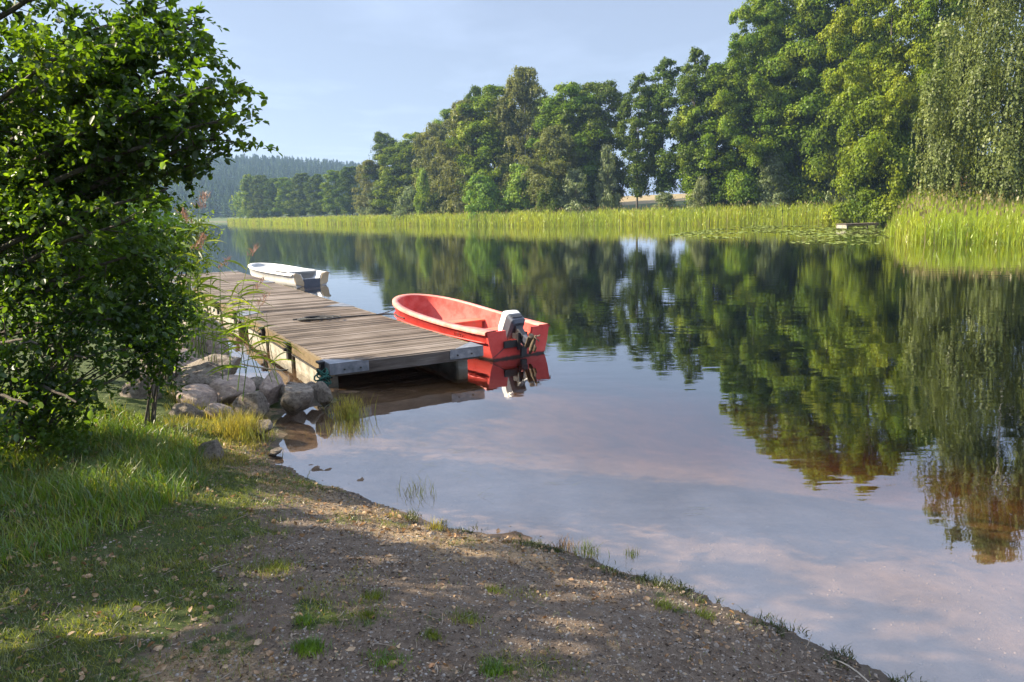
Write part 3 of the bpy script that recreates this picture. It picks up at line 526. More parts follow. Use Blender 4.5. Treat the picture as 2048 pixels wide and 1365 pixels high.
# ------------------------------------------------------------------ the floating dock
dkA = P(660, 730, .42)[:2]; dkB = P(965, 693, .42)[:2]; vdir = dkB-dkA; WID = float(np.hypot(*vdir)); vdir = vdir/WID; udir = np.array([-vdir[1], vdir[0]])
DRZ = math.atan2(vdir[1], vdir[0])
def dock_section(u0, L, v0, W, rz, label, floats, near_end):
    """local x runs across, y along the dock, away from the near end"""
    o = dkA+udir*u0+vdir*v0; t = empty('dock_section', (o[0], o[1], 0), rz); tag(t, label, 'dock', 'sections of the floating dock')
    n = int(L/.148); mb = MB(); tone = []
    for i in range(n):
        b = rng.random()
        mb.box((W/2+rng.normal(0, .006), .07+(i+.5)*(L-.14)/n, .40+rng.normal(0, .0025)), (W-.10+rng.normal(0, .012), (L-.14)/n-.019, .04), jit=.002); tone += [rng.normal(0, .2)]*8
    d = mb.build('deck', M['plank'], t)
    a = d.data.attributes.new('tone', 'FLOAT', 'POINT'); a.data.foreach_set('value', np.array(tone, np.float32))
    for sx in (0, 1):
        mb = MB(); mb.box((sx*W+(.03 if sx == 0 else -.03), L/2, .33), (.06, L, .17), jit=.004); mb.build('side_board', M['sideboard'], t)
    for sy in (0, 1):
        mb = MB(); mb.box((W/2, sy*L+(.032 if sy == 0 else -.032), .325), (W-.125, .06, .17), jit=.004); mb.build('end_board', M['endwood_shaded'], t)
    # corner plates: an angle over the top and both faces, with bolt heads
    for sx in (0, 1):
        for sy in (0, 1):
            gx_, gy_ = (1 if sx == 0 else -1), (1 if sy == 0 else -1); cx, cy = sx*W, sy*L; mb = MB()
            mb.add([(cx-gx_*.008, cy-gy_*.008, .424), (cx+gx_*.48, cy-gy_*.008, .424), (cx+gx_*.02, cy+gy_*.42, .424), (cx-gx_*.008, cy+gy_*.42, .424),
                    (cx-gx_*.008, cy-gy_*.008, .431), (cx+gx_*.48, cy-gy_*.008, .431), (cx+gx_*.02, cy+gy_*.42, .431), (cx-gx_*.008, cy+gy_*.42, .431)],
                   [(0, 1, 2, 3), (7, 6, 5, 4), (0, 4, 5, 1), (1, 5, 6, 2), (2, 6, 7, 3), (3, 7, 4, 0)])
            mb.box((cx+gx_*.28, cy-gy_*.005, .345), (.57, .008, .15)); mb.box((cx-gx_*.005, cy+gy_*.2, .345), (.008, .42, .15))
            pl = mb.build('corner_plate', M['galv'], t)
            for bx in (.2, .44): bb = MB(); bb.tube([(cx+gx_*bx, cy-gy_*.005, .33), (cx+gx_*bx, cy-gy_*.022, .33)], .014, 6); bb.build('bolt', M['iron'], pl)
    if W > 1.5:
        nf = floats
        for i in range(nf):
            for sx in (0, 1):
                y0 = .35+(L-.7)*i/nf; ln = (L-.7)/nf-.26; mb = MB(); mb.box((W*sx+(.14 if sx == 0 else -.14), y0+ln/2+.1, .03), (.20, ln, .42), jit=.006); mb.build('float', M['concrete'], t, bevel=.02)
                if sx == 0:
                    mb = MB(); mb.box((-.035, y0-.03, .27), (.05, .12, .30)); mb.box((-.05, y0-.03, .41), (.09, .16, .03)); mb.tube([(-.06, y0-.03, .30), (-.11, y0-.03, .30)], .03, 8); mb.build('bracket', M['iron'], t)
        mb = MB(); mb.box((.015, L/2, .225), (.05, L-.1, .03)); mb.build('rail', M['iron'], t)
    return t
S1 = dock_section(0, 6.75, 0, WID, DRZ, 'near dock section beside the red boat, weathered brown planks', 3, True)
S2 = dock_section(6.80, 7.9, -.02, WID, DRZ+.0, 'middle dock section of weathered planks behind the reeds', 3, False)
S3 = dock_section(14.75, 6.0, -.15, WID+.1, DRZ, 'far dock section beside the white boat', 3, False)
g = dock_section(16.2, 1.7, -7.2, 7.0, DRZ, 'gangway section running left from the far end of the dock to the bank', 3, False)
def cat_curve(p0, p1, sag, n=14, wob=.0):
    t = np.linspace(0, 1, n)[:, None]; p = np.array(p0)*(1-t)+np.array(p1)*t; p[:, 2] -= (sag*4*t*(1-t))[:, 0]; return p+rng.normal(0, wob, p.shape)
# rope lying across the deck with a loose coil
mb = MB(); q = [P(585, 640, .445), P(620, 638, .445), P(645, 639, .445), P(690, 634, .445), P(730, 631, .445), P(788, 628, .445), P(812, 640, .42)]
tt = np.linspace(0, len(q)-1, 50); pp = np.stack([np.interp(tt, range(len(q)), np.array(q)[:, i]) for i in range(3)], 1); pp[:, :2] += np.cumsum(rng.normal(0, .012, (50, 2)), 0)*.5; pp[:, 2] = .446; mb.tube(pp, .017, 6)
for c0 in range(4):
    a = np.linspace(0, 2*PI, 20); ce = P(618+c0*9, 639, .45); mb.tube(np.stack([ce[0]+np.cos(a)*(.22+.05*c0), ce[1]+np.sin(a)*(.13+.03*c0), np.full(20, .45+.012*c0)], 1), .016, 6, False)
tag(mb.build('rope', M['rope'], None, True), 'dark rope lying loose across the planks of the near dock section', 'rope')
mb = MB(); mb.tube(cat_curve((*P(575, 745, .15)[:2], .18), (*P(408, 712, .25)[:2], .32), .06, 16, .004), .012, 6); tag(mb.build('mooring_rope', M['rope'], None, True), 'taut dark mooring line from the dock side to the boulder on the bank', 'rope')
mb = MB(); ce = np.array([dkA[0]-.10, dkA[1]-.05])
for i in range(11):
    a = np.linspace(0, 2*PI, 14)+i; r0 = rng.uniform(.05, .10); zc = .34-.03*i; mb.tube(np.stack([ce[0]+np.cos(a)*r0*1.1+rng.normal(0, .01), ce[1]+np.sin(a)*r0, zc+.03*np.sin(a*2+i)], 1), .012, 5, False)
tag(mb.build('rope_bundle', M['greenrope'], None, True), 'tangle of green rope hanging at the near corner of the dock', 'rope')

# ------------------------------------------------------------------ boats
def boat(name, L, bs, bm_, zs, zb, matO, matR, matI, notch=True, bowr=.55, rimw=.10, floor=.10):
    """stern at y=0, bow at y=L; returns the Empty"""
    t = empty(name); ns = 26; ts = 1-(1-np.linspace(0, 1, ns))**1.6
    def half(u): return (bs+(bm_-bs)*np.sin(np.clip(u/bowr, 0, 1)*PI/2))*np.where(u > bowr, np.sqrt(np.clip(1-((u-bowr)/(1-bowr))**2.6, 0, 1)), 1)
    def sheer(u): return zs+(zb-zs)*u**1.8
    def hullrow(u, k=1.0):
        b = float(half(np.array(u))); z = float(sheer(np.array(u))); rise = max(0, (u-.55)/.45)**2.2; kz = -.16+rise*.38; e = rise*.35*(1-k)
        return [(b, z), (b*.985, z-.07), (b*.955, z-.075), (b*.93, z*.45), (b*(.84-.15*rise), .05+kz*.2+rise*.05), (b*(.55-.1*rise), kz*.75), (b*.12, kz)]
    rows = []
    for u in ts:
        r = hullrow(u); y = u*L; rise = max(0, (u-.55)/.45)**2.2
        ys = [y, y, y]+[y-rise*.10*L*f for f in (.25, .6, .85, 1)]
        right = [(x, yy, z) for (x, z), yy in zip(r, ys)]; rows.append([(-x, yy, z) for x, yy, z in right]+right[::-1])
    mb = MB(); mb.grid(rows); mb.build('hull', matO, t, True)
    # rim: flat gunwale strip round both sides and the bow
    path = [(float(half(np.array(u))), u*L, float(sheer(np.array(u)))) for u in ts]; full = [(-x, y, z) for x, y, z in path]+[(x, y, z) for x, y, z in path[::-1]][1:]
    full = np.array(full); cen = np.array([0, L*.45, 0]); T = np.gradient(full, axis=0); nrm = np.stack([T[:, 1], -T[:, 0], 0*T[:, 0]], 1); nrm /= np.linalg.norm(nrm, axis=1)[:, None]+1e-9
    wd = np.full(len(full), rimw)*np.interp(full[:, 1], [0, L*.12, L*.15, L*.9, L], [2.0, 2.0, 1, 1.0, 1.6])[:, ]
    inn = full+nrm*wd[:, None]; sgn = np.sign(np.sum((cen-full)*nrm, 1)).mean()
    if sgn < 0: inn = full-nrm*wd[:, None]
    outp = full-(inn-full)*.18
    mb = MB(); mb.grid([outp+[0, 0, -.045], outp+[0, 0, .0], outp*.0+full+[0, 0, .018], inn+[0, 0, .018], inn+[0, 0, -.03]]); mb.build('gunwale', matR, t, True)
    # interior skin down to the floor
    k = len(full); low = inn.copy(); low[:, 0] *= .92; low[:, 2] = floor+.12+.1*(inn[:, 1]/L)**4; low[:, 1] = low[:, 1]*.99+.03
    lo2 = low.copy(); lo2[:, 0] *= .72; lo2[:, 2] = floor+.05*(inn[:, 1]/L)**4; lo2[:, 1] = .03+(lo2[:, 1]-.03)*.96; ctr = lo2.copy(); ctr[:, 0] = 0; ctr[:, 2] += -.01
    mb = MB(); mb.grid([inn+[0, 0, .0], low, lo2, ctr]); mb.build('inner_skin', matI, t, True)
    # transom with a step cut for the motor
    zt = zs; kz = -.16
    if notch: prof = [(-bs, zt), (-bs*.42, zt), (-bs*.38, zt*.60), (bs*.40, zt*.60), (bs*.46, zt), (bs, zt)]
    else: prof = [(-bs, zt), (-bs*.55, zt*.98), (-bs*.4, zt*.5), (bs*.4, zt*.5), (bs*.55, zt*.98), (bs, zt)]
    low_ = [(bs*.93, zt*.45), (bs*.84, .02), (bs*.55, kz*.75), (0, kz), (-bs*.55, kz*.75), (-bs*.84, .02), (-bs*.93, zt*.45)]
    pr = prof+low_; n = len(pr); mb = MB(); mb.add([(x, -.012, z) for x, z in pr]+[(x, .045, z) for x, z in pr], [tuple(range(n)), tuple(range(2*n-1, n-1, -1))]+[(i, (i+1) % n, n+(i+1) % n, n+i) for i in range(n)])
    mb.build('transom', matO, t)
    return t, half, sheer
rb, half, sheer = boat('motorboat', 4.12, .66, .78, .49, .76, M['red'], M['red_rim'], M['red_in'])
st_c = np.array([.115, 12.83]); ax = np.array([-.575, .818]); rb.location = (st_c[0], st_c[1], .0); rb.rotation_euler = (0, 0, math.atan2(ax[1], ax[0])-PI/2)
tag(rb, 'red open motorboat moored on the right of the near dock section', 'boat')
def bench(t, y, wy, b, z, mat, name='bench', drop=.30):
    mb = MB(); mb.box((0, y, z), (2*b, wy, .035)); mb.box((0, y+wy/2-.02, z-drop/2-.018), (2*b*.9, .03, drop)); mb.box((0, y-wy/2+.02, z-drop/2-.018), (2*b*.9, .03, drop)); return mb.build(name, mat, t, bevel=.006)
bench(rb, .98, .34, .62, .34, M['red_floor'], drop=.18); bench(rb, 2.2, .34, .64, .36, M['red_floor'], drop=.18)
for s in (-1, 1):
    mb = MB(); mb.box((s*.50, .30, .34), (.22, .50, .03)); mb.box((s*.395, .30, .22), (.025, .50, .22)); mb.build('stern_locker', M['red_floor'], rb, bevel=.005)
mb = MB(); mb.box((0, .14, .20), (.5, .10, .10)); mb.box((0, .07, .16), (.55, .06, .22)); mb.build('motor_well', M['red_floor'], rb, bevel=.008)
mb = MB(); mb.box((-.52, 1.6, .33), (.14, .95, .02)); tag(mb.build('oar', M['concrete'], rb, bevel=.005), None)
mb = MB(); mb.tube([(0, -.01, 0), (0, -.01, 0)], .001)
for s in (-1, 1):
    us = np.linspace(.01, .97, 24); pts = [(s*(float(half(np.array(u)))*.975+.012), u*4.12-(max(0, (u-.55)/.45)**2.2)*.05, float(sheer(np.array(u)))*.62) for u in us]; mb = MB(); mb.tube(pts, .016, 6); mb.build('rubbing_strake', M['red'], rb, True)
# registration marks on the left quarter, under the rim
def glyphs(t, txt, origin, right, up, size, mat):
    seg = {'1': [((.5, 0), (.5, 1))], '5': [((.9, 1), (.1, 1)), ((.1, 1), (.1, .55)), ((.1, .55), (.7, .6)), ((.7, .6), (.9, .3)), ((.9, .3), (.7, .02)), ((.7, .02), (.1, .05))],
           '0': [((.5, 1), (.12, .75)), ((.12, .75), (.12, .25)), ((.12, .25), (.5, 0)), ((.5, 0), (.88, .25)), ((.88, .25), (.88, .75)), ((.88, .75), (.5, 1))], ' ': []}
    r, u = np.array(right), np.array(up)
    for i, ch in enumerate(txt):
        mb = MB()
        for a, b in seg[ch]:
            p = [np.array(origin)+(r*(q[0]*.62+i*.9)+u*q[1])*size for q in (a, b)]; mb.tube(p, .006, 4)
        mb.build('numeral', mat, t)
glyphs(rb, '150', (-.70, 1.0, .27), (.0, -1, .0), (-.08, 0, 1), .12, M['mark'])
mb = MB(); mb.tube([(-.30, 2.1, .33), (-.42, 2.05, .47)], .012); mb.build('cleat', M['iron'], rb)
mb = MB()
for s in (-1, 1): mb.tube([(s*.03, 4.22, .60), (s*.05, 4.30, .56), (s*.02, 4.27, .48)], .014, 6)
mb.build('bow_ring', M['iron'], rb)
# outboard tilted up
ob = empty('outboard_motor'); ob.parent = rb; ob.location = (.0, -.06, .30)
del ob
om = empty('outboard_motor'); bw = rb.matrix_basis.copy()
RB = Matrix.Translation(rb.location) @ rb.rotation_euler.to_matrix().to_4x4(); om.matrix_world = RB @ Matrix.Translation((.02, -.05, .34))
tag(om, 'tilted-up outboard motor with grey and white cowling on the red boat transom', 'outboard motor')
TL = math.radians(-52)  # powerhead forward, propeller back and up
RT = np.array([[1, 0, 0], [0, math.cos(TL), -math.sin(TL)], [0, math.sin(TL), math.cos(TL)]])
RT = RX(-TL)[:, :] if False else RX(math.radians(50)) 
# local motor frame: z up the shaft (cowling), -z to the propeller; rotated so that the cowling leans to the bow (+y)
RT = RX(math.radians(-62))*1.0; MS = 1.0
def T(p): return RT @ np.array(p, float)*MS+np.array([0, 0, .06])
def loft(mb, secs):
    rows = []
    for (z, hx, y0, y1, r) in secs:
        ring = []
        for cx, cy, a0 in ((hx-r, y1-r, 0), (-hx+r, y1-r, PI/2), (-hx+r, y0+r, PI), (hx-r, y0+r, 1.5*PI)):
            for k in range(4): a = a0+k*PI/6; ring.append(T((cx+r*math.cos(a), cy+r*math.sin(a), z)))
        rows.append(ring)
    mb.grid(rows, True); n = len(rows[0]); s = mb.n-n*len(rows); mb.F.append(tuple(s+i for i in range(n))[::-1]); mb.F.append(tuple(s+n*(len(rows)-1)+i for i in range(n)))
mb = MB(); loft(mb, [(.12, .11, -.15, .17, .04), (.17, .15, -.20, .24, .05), (.32, .155, -.21, .25, .05), (.33, .15, -.205, .245, .05)]); mb.build('cowling', M['cowl'], om, False)
mb = MB(); loft(mb, [(.332, .156, -.212, .255, .05), (.43, .154, -.205, .25, .05), (.49, .13, -.17, .21, .05), (.50, .10, -.13, .18, .05)]); ct = mb.build('cowling_top', M['cowl_top'], om, False)
mb = MB(); mb.box(T((0, -.212, .25)), (.22, .012, .08), RT); mb.build('nameplate', M['black'], om)
mb = MB(); loft(mb, [(-.10, .05, -.05, .06, .02), (.08, .07, -.09, .10, .03), (.165, .09, -.12, .14, .03)]); mb.build('midsection', M['black'], om)
mb = MB(); loft(mb, [(-.26, .028, -.06, .07, .02), (-.10, .04, -.06, .07, .02)]); mb.build('leg', M['cowl'], om)
mb = MB(); loft(mb, [(-.275, .08, -.14, .09, .02), (-.26, .08, -.14, .09, .02)]); mb.build('cavitation_plate', M['rust'], om, bevel=0)
mb = MB(); loft(mb, [(-.47, .006, -.05, .05, .003), (-.40, .012, -.07, .07, .006), (-.27, .022, -.05, .06, .01)]); yy = np.linspace(-.17, .16, 9); mb.tube([T((0, y, -.36)) for y in yy], .042*np.sqrt(np.clip(1-((yy)/.175)**2, .05, 1)), 10); mb.build('gearcase', M['rust'], om, True)
pr = MB()
for b in range(3):
    a = b*2*PI/3+.4; rows = []
    for f in np.linspace(0, 1, 6):
        r = .03+.085*f; wd = .045*math.sin(PI*(.18+.72*f)); rows.append([T((math.cos(a)*r-math.sin(a)*q*wd, -.19+q*.022, -.36+math.sin(a)*r+math.cos(a)*q*wd)) for q in (-1, -.3, .4, 1)])
    pr.grid(rows)
pr.tube([T((0, -.15, -.36)), T((0, -.22, -.36))], [.028, .018], 10); pr.build('propeller', M['rust'], om, True, solid=.006)
mb = MB(); mb.box((-.18, .01, -.09), (.36, .035, .12)); mb.box((0, -.03, -.05), (.20, .05, .30)); mb.box((-.09, .05, .03), (.03, .14, .10)); mb.box((.09, .05, .03), (.03, .14, .10)); mb.box((0, -.06, -.22), (.12, .05, .18)); mb.build('clamp_bracket', M['black'], om, bevel=.006)
mb = MB(); mb.tube([T((-.02, .14, .12)), T((-.12, .30, .08)), T((-.17, .44, .07))], .018, 8); mb.tube([T((-.03, .12, -.02)), T((-.06, .10, -.2)), (-.03, -.04, -.15)], .011, 6); ti = mb.build('tiller', M['red_rim'], om, True)
mb = MB(); mb.tube([T((-.17, .44, .07)), T((-.20, .56, .07)), T((-.21, .62, .07))], [.026, .030, .018], 8); mb.build('grip', M['black'], ti, True)
# stern line to the dock, motor cable
mb = MB(); mb.tube(cat_curve((RB @ Vector((-.3, -.03, .22)))[:], (RB @ Vector((-.62, -.03, .03)))[:], .02, 8), .006, 5); tag(mb.build('stern_line', M['rope'], None, True), 'thin dark line running down the red transom towards the dock corner', 'rope')
for uu, lab in ((.9, 'thin rope tying the bow of the red boat to the dock'),):
    pb = RB @ Vector((0, 4.28, .56)); e = dkB+udir*4.6-vdir*.1; mb = MB(); mb.tube(cat_curve(tuple(pb), (e[0], e[1], .44), .05, 10), .01, 5); tag(mb.build('bow_line', M['rope'], None, True), lab, 'rope')

wb_, half2, sheer2 = boat('rowing_boat', 5.0, .70, .78, .44, .62, M['white'], M['white'], M['grey_in'], notch=False, bowr=.45, rimw=.13, floor=.22)
sc2 = np.array([-7.2, 27.1]); wb_.location = (sc2[0], sc2[1], 0); wb_.rotation_euler = (0, 0, math.atan2(.76, -.65)-PI/2)
tag(wb_, 'small white boat moored on the right of the far dock section', 'boat')
mb = MB(); mb.box((0, 2.5, .505), (1.15, 3.3, .03)); mb.box((0, .8, .49), (1.1, .4, .03)); mb.build('deck_cover', M['white'], wb_, bevel=.01)
for s in (-1, 1):
    mb = MB(); a = np.linspace(0, PI, 9); mb.grid([[(s*(.50+.17*math.cos(q)), -.03-.06*f, .30+.17*math.sin(q)-.30*f*0) for q in a] for f in (0, 1)]); rows = []
    mb2 = MB(); mb2.add([(s*.68, -.03, .45), (s*.60, -.03, .49), (s*.42, -.03, .42), (s*.30, -.03, .12), (s*.33, -.03, .0), (s*.62, -.03, .1)]+[(s*.68, -.06, .45), (s*.60, -.06, .49), (s*.42, -.06, .42), (s*.30, -.06, .12), (s*.33, -.06, .0), (s*.62, -.06, .1)],
        [(0, 1, 2, 3, 4, 5), (11, 10, 9, 8, 7, 6)]+[(i, (i+1) % 6, 6+(i+1) % 6, 6+i) for i in range(6)]); mb2.build('stern_fender', M['tan'], wb_)
mb = MB(); mb.box((0, -.04, .10), (.62, .05, .32)); mb.build('motor_board', M['cowl'], wb_)

# ------------------------------------------------------------------ rocks on the bank
def rock_mesh(seed, sub=3):
    bm = bmesh.new(); bmesh.ops.create_icosphere(bm, subdivisions=sub, radius=1); r = np.random.default_rng(seed); pl = r.normal(size=(13, 3)); pl /= np.linalg.norm(pl, axis=1)[:, None]; off = r.uniform(.55, .86, 13)
    V = np.array([v.co for v in bm.verts])
    for n_, d_ in zip(pl, off):
        s = V @ n_-d_; V = V-np.where(s > 0, s*.96, 0)[:, None]*n_
    V *= 1+(.07*vnoise(V[:, 0]*3+seed+9, V[:, 1]*3+V[:, 2]*2+9, seed)+.045*vnoise(V[:, 0]*8+V[:, 2]*5+40, V[:, 1]*8+40, seed)+.02*vnoise(V[:, 0]*19+V[:, 2]*11+90, V[:, 1]*19+90, seed))[:, None]
    for v, q in zip(bm.verts, V): v.co = q
    me = bpy.data.meshes.new('rock'); bm.to_mesh(me); bm.free(); return me
RM = [rock_mesh(s, 4) for s in range(40, 47)]
rocks = [
 (592, 822, 78, 58, 'grey rounded rock nearest the water left of the dock corner', 'rock'), (643, 806, 46, 40, 'small dark rock tucked under the green rope at the dock corner', 'rock'),
 (540, 802, 56, 58, 'upright brownish rock with a pale top, second from the dock corner', 'rock_pink'), (455, 812, 100, 62, 'large pinkish rock with a flat sunlit top in the middle of the row', 'rock_pink'),
 (500, 828, 70, 44, 'low dark rock leaning in front of the upright brownish rock', 'rock'), (388, 822, 96, 44, 'long flat rock with sunlit upper face in front of the row', 'rock_pink'),
 (368, 795, 64, 42, 'dark low rock between the flat rocks', 'rock'), (316, 796, 52, 44, 'small round rock beside the shaded big rock', 'rock'), (275, 828, 84, 78, 'big shaded rock at the left end of the row under the leaves', 'rock'),
 (400, 772, 150, 54, 'broad dark slab of rock lying behind the row', 'rock'), (505, 786, 46, 30, 'small rock wedged behind the upright brownish rock', 'rock'),
 (418, 918, 54, 36, 'small grey rock alone in the grass below the row', 'rock'), (432, 845, 60, 34, 'half buried rock in the yellow grass', 'rock_pink'), (360, 850, 60, 40, 'mossy rock at the edge of the long grass', 'rock'),
 (548, 892, 34, 12, 'flat stone lying at the water edge', 'rock'), (340, 745, 110, 44, 'wide brown slab under the yellow leaves at the bank', 'rock_pink'),
 (470, 900, 60, 22, 'low wet stone beside the shallow inlet', 'rock'), (520, 868, 50, 22, 'dark stone half in grass above the inlet', 'rock'), (585, 795, 40, 30, 'little rock behind the grey rounded rock', 'rock'), (430, 792, 54, 36, 'rounded rock behind the large pinkish flat-topped rock', 'rock'), (485, 800, 44, 38, 'egg shaped grey rock between the pinkish and the upright rock', 'rock'), (350, 815, 46, 30, 'small rock left of the long flat rock', 'rock_pink'), (300, 770, 60, 40, 'pale rock half covered by the overhanging leaves', 'rock'), (520, 822, 36, 24, 'fist sized stone below the upright brownish rock', 'rock_pink'), (570, 800, 34, 34, 'narrow rock wedged left of the grey rounded rock', 'rock'), (405, 845, 40, 24, 'small flat stone in the grass below the long flat rock', 'rock'), (625, 790, 34, 24, 'small wet stone right of the little rock by the dock', 'rock'),
]
for i, (px, yb, wp, hp, lab, mt) in enumerate(rocks):
    b = P(px, yb, .12); d = b[1]; W_, H_ = wp*d/F/2, hp*d/F/2*1.1
    o = bpy.data.objects.new('rock', RM[i % 7]); C.objects.link(o)
    if not RM[i % 7].materials: RM[i % 7].materials.append(M['rock'])
    o.location = (b[0], b[1]+W_*.5,   .12+H_*.68 if i not in (14, 16) else .04); o.scale = (W_*1.2, W_*rng.uniform(.9, 1.2), H_*1.25); o.rotation_euler = (rng.uniform(-.25, .25), rng.uniform(-.25, .25), rng.uniform(0, 6.28) if abs(wp-hp) < 15 else rng.uniform(-.4, .4))
    o.material_slots[0].link = 'OBJECT'; o.material_slots[0].material = M[mt]; tag(o, lab, 'rock', 'rocks along the bank')
    RM[i % 7].polygons.foreach_set('use_smooth', np.ones(len(RM[i % 7].polygons), bool))
b = P(372, 745, 0); o = bpy.data.objects.new('boulder', rock_mesh(60, 4)); C.objects.link(o); o.data.materials.append(M['rock']); o.location = (b[0]-.15, b[1]+.6, .15); o.scale = (.62, .8, .95); o.rotation_euler = (.1, .25, .3); o.data.polygons.foreach_set('use_smooth', np.ones(len(o.data.polygons), bool)); tag(o, 'large grey-green boulder standing at the water left of the dock', 'boulder')
t = empty('stone_bench', (*P(318, 645, .75)[:2], .3), .25); tag(t, 'squared grey stone block with a brown board lying on top, in the bushes', 'stone block')
mb = MB(); mb.box((0, .2, .15), (.62, .5, .52), jit=.03); mb.build('block', M['rock'], t, bevel=.03)
mb = MB(); mb.box((-.02, .1, .47), (.75, .22, .035), RX(.1), jit=.01); mb.box((.05, .35, .48), (.7, .2, .03), jit=.01); mb.build('board', M['bark'], t, bevel=.004)

# ------------------------------------------------------------------ foreground tree, shrubs
LIT = [(300, 1265, .42, .20), (60, 1240, .20, .14), (690, 1085, .16, .09), (1060, 1205, .18, .09), (1040, 1265, .28, .09), (530, 1135, .2, .12), (420, 960, .55, .30), (250, 960, .4, .25), (620, 960, .5, .2), (760, 1020, .35, .12), (880, 1330, .12, .05), (100, 1330, .2, .1), (500, 900, .5, .3), (330, 900, .4, .2), (600, 1000, .35, .15)]
def sun_gap(p, grow=0.0, line=True):
    """true where foliage may stand: the crowns are open on the sun's way to the sunlit patches of the bank"""
    g_ = p-np.array(SUN)*((p[:, 2]-.35)/SUN[2])[:, None]; ok = np.ones(len(p), bool)
    for (a_, b_, rx, ry) in LIT:
        c_ = P(a_, b_, .35); ok &= ((g_[:, 0]-c_[0])/(rx+grow))**2+((g_[:, 1]-c_[1])/(ry+grow))**2 > 1
    return ok & (sdist(g_[:, 0], g_[:, 1]) > -.35) & (g_[:, 1] < 5.75-.12*g_[:, 0]+.25*np.sin(g_[:, 0]*3)) if line else ok
def twigs_leaves(starts, dirs, lens, per, leaf, off=None):
    """leaves set alternately along every twig; returns V, faces and the twig polylines"""
    k = len(starts); li = np.repeat(np.arange(k), per); t = np.tile((np.arange(per)+.6)/per, k); D_ = dirs/np.linalg.norm(dirs, axis=1)[:, None]
    bend = np.array([0, 0, -.18]); pos = starts[li]+D_[li]*(lens[li]*t)[:, None]+bend*(lens[li]*t*t)[:, None]
    out_ = D_[li]*.5+rng.normal(size=(k*per, 3))*.75+np.array([0, 0, -.08]); Rf = frames(out_)
    # keep the blade of each leaf roughly facing the sky
    d = Rf[:, :, 2]; up = np.array([0, 0, 1.])+rng.normal(size=d.shape)*.45; n = up-d*np.sum(up*d, 1)[:, None]; n /= np.linalg.norm(n, axis=1)[:, None]+1e-9; Rf = np.stack([np.cross(n, d), n, d], 2)
    sz_ = leaf*rng.uniform(.45, 1.35, k*per)
    if off is not None: kp = sun_gap(pos+off, .03, False) | (rng.random(k*per) < .06); pos, Rf, sz_ = pos[kp], Rf[kp], sz_[kp]
    return scatter(*LEAF, pos, Rf, sz_)+(pos,)
def bez(p0, p1, p2, n):
    t = np.linspace(0, 1, n)[:, None]; return p0*(1-t)**2+2*p1*t*(1-t)+p2*t*t
root = np.array([-6.2, 7.3, h1(-6.2, 7.3)]); tree = empty('alder_tree', tuple(root)); tag(tree, 'large leafy tree in the foreground reaching in from the left edge over the water', 'tree')
def loc(p): return np.asarray(p)-root
tb = MB(); tr_pts = np.array([[0, 0, -.3], [.05, 0, .6], [.15, .05, 2], [.0, .1, 4], [-.1, 0, 6.5], [0, .1, 9]]); tb.tube(tr_pts, [.27, .2, .17, .14, .09, .04], 10); tb.build('trunk', M['bark'], tree, True)
ends = [(528, 222, 6.0, 1), (500, 120, 6.3, 1), (395, 10, 6.6, 1), (250, -90, 6.2, 1), (490, 285, 6.1, 1), (415, 375, 6.3, 1), (345, 520, 6.6, 1), (290, 640, 6.5, 1), (255, 730, 6.3, 1), (140, 90, 5.6, 1), (170, 570, 6.4, .7),
        (70, 690, 5.6, 1), (60, 820, 5.8, 1), (330, 230, 7.3, 1), (200, 150, 7.0, 1), (430, 170, 6.8, 1), (300, 60, 6.9, 1), (60, 0, 6.6, 1), (210, 640, 6.9, 1), (340, 430, 5.9, 1), (230, 370, 7.2, .5), (400, 250, 6.5, 1), (160, 800, 6.2, 1), (525, 190, 6.2, 1.3), (515, 300, 6.4, 1.2), (480, 230, 6.7, 1.5), (450, 330, 6.5, 1.4), (500, 170, 6.0, 1.2), (400, 90, 6.2, 1.4), (430, 250, 7.0, 1.4), (300, 300, 6.6, 1.2), (330, 380, 7.0, 1.2),  (455, 40, 6.5, 1.2), (460, 60, 6.9, .6), (330, 130, 6.3, 1)]
lb = MB(); St, Dr, Ln = [], [], []
for (x_, y_, d_, dens) in ends:
    x_ = x_-75 if x_ > 250 else x_; e = loc(D(x_, y_, d_)); zb = np.clip(e[2]-.9-.12*abs(e[0]), .35, 7.5); b = np.array([np.interp(zb, tr_pts[:, 2], tr_pts[:, 0]), 0, zb]); mid = (b+e)/2+np.array([0, rng.normal(0, .2), .35])
    n = 18; pts = bez(b, mid, e, n); pts += np.cumsum(rng.normal(0, .012, pts.shape), 0); L_ = np.linalg.norm(e-b); lb.tube(pts, np.linspace(.045, .008, n), 6, False)
    m_ = int(27*L_/3*dens); u = rng.random(m_)**.62*.97+.03; i = u*(n-1); P0 = np.stack([np.interp(i, range(n), pts[:, j]) for j in range(3)], 1); tdir = (e-b)/L_
    sd = rng.normal(size=(m_, 3)); sd[:, 2] *= .55; sd /= np.linalg.norm(sd, axis=1)[:, None]; dr = sd*.9+tdir*.55; ln = rng.uniform(.35, .95, m_)*(1.15-.65*u)
    ok_ = sun_gap(P0+dr*ln[:, None]*.6+root, .04, False)
    for a, q, l in zip(P0[ok_], dr[ok_], ln[ok_]): lb.tube([a, a+q*l*.4, a+q*l*.75+np.array([0, 0, -.10*l])], [.007, .004, .0015], 4, False)
    St.append(P0); Dr.append(dr); Ln.append(ln)
    # side shoots from the twigs
    for rep in range(2):
        f = rng.uniform(.25, .95, (m_, 1)); s2 = P0+dr*ln[:, None]*f; d2 = dr*.6+rng.normal(size=dr.shape)*.6; d2[:, 2] *= .7; St.append(s2); Dr.append(d2); Ln.append(rng.uniform(.15, .42, m_)*(1.1-.5*u))
lb.build('branches', M['bark'], tree)
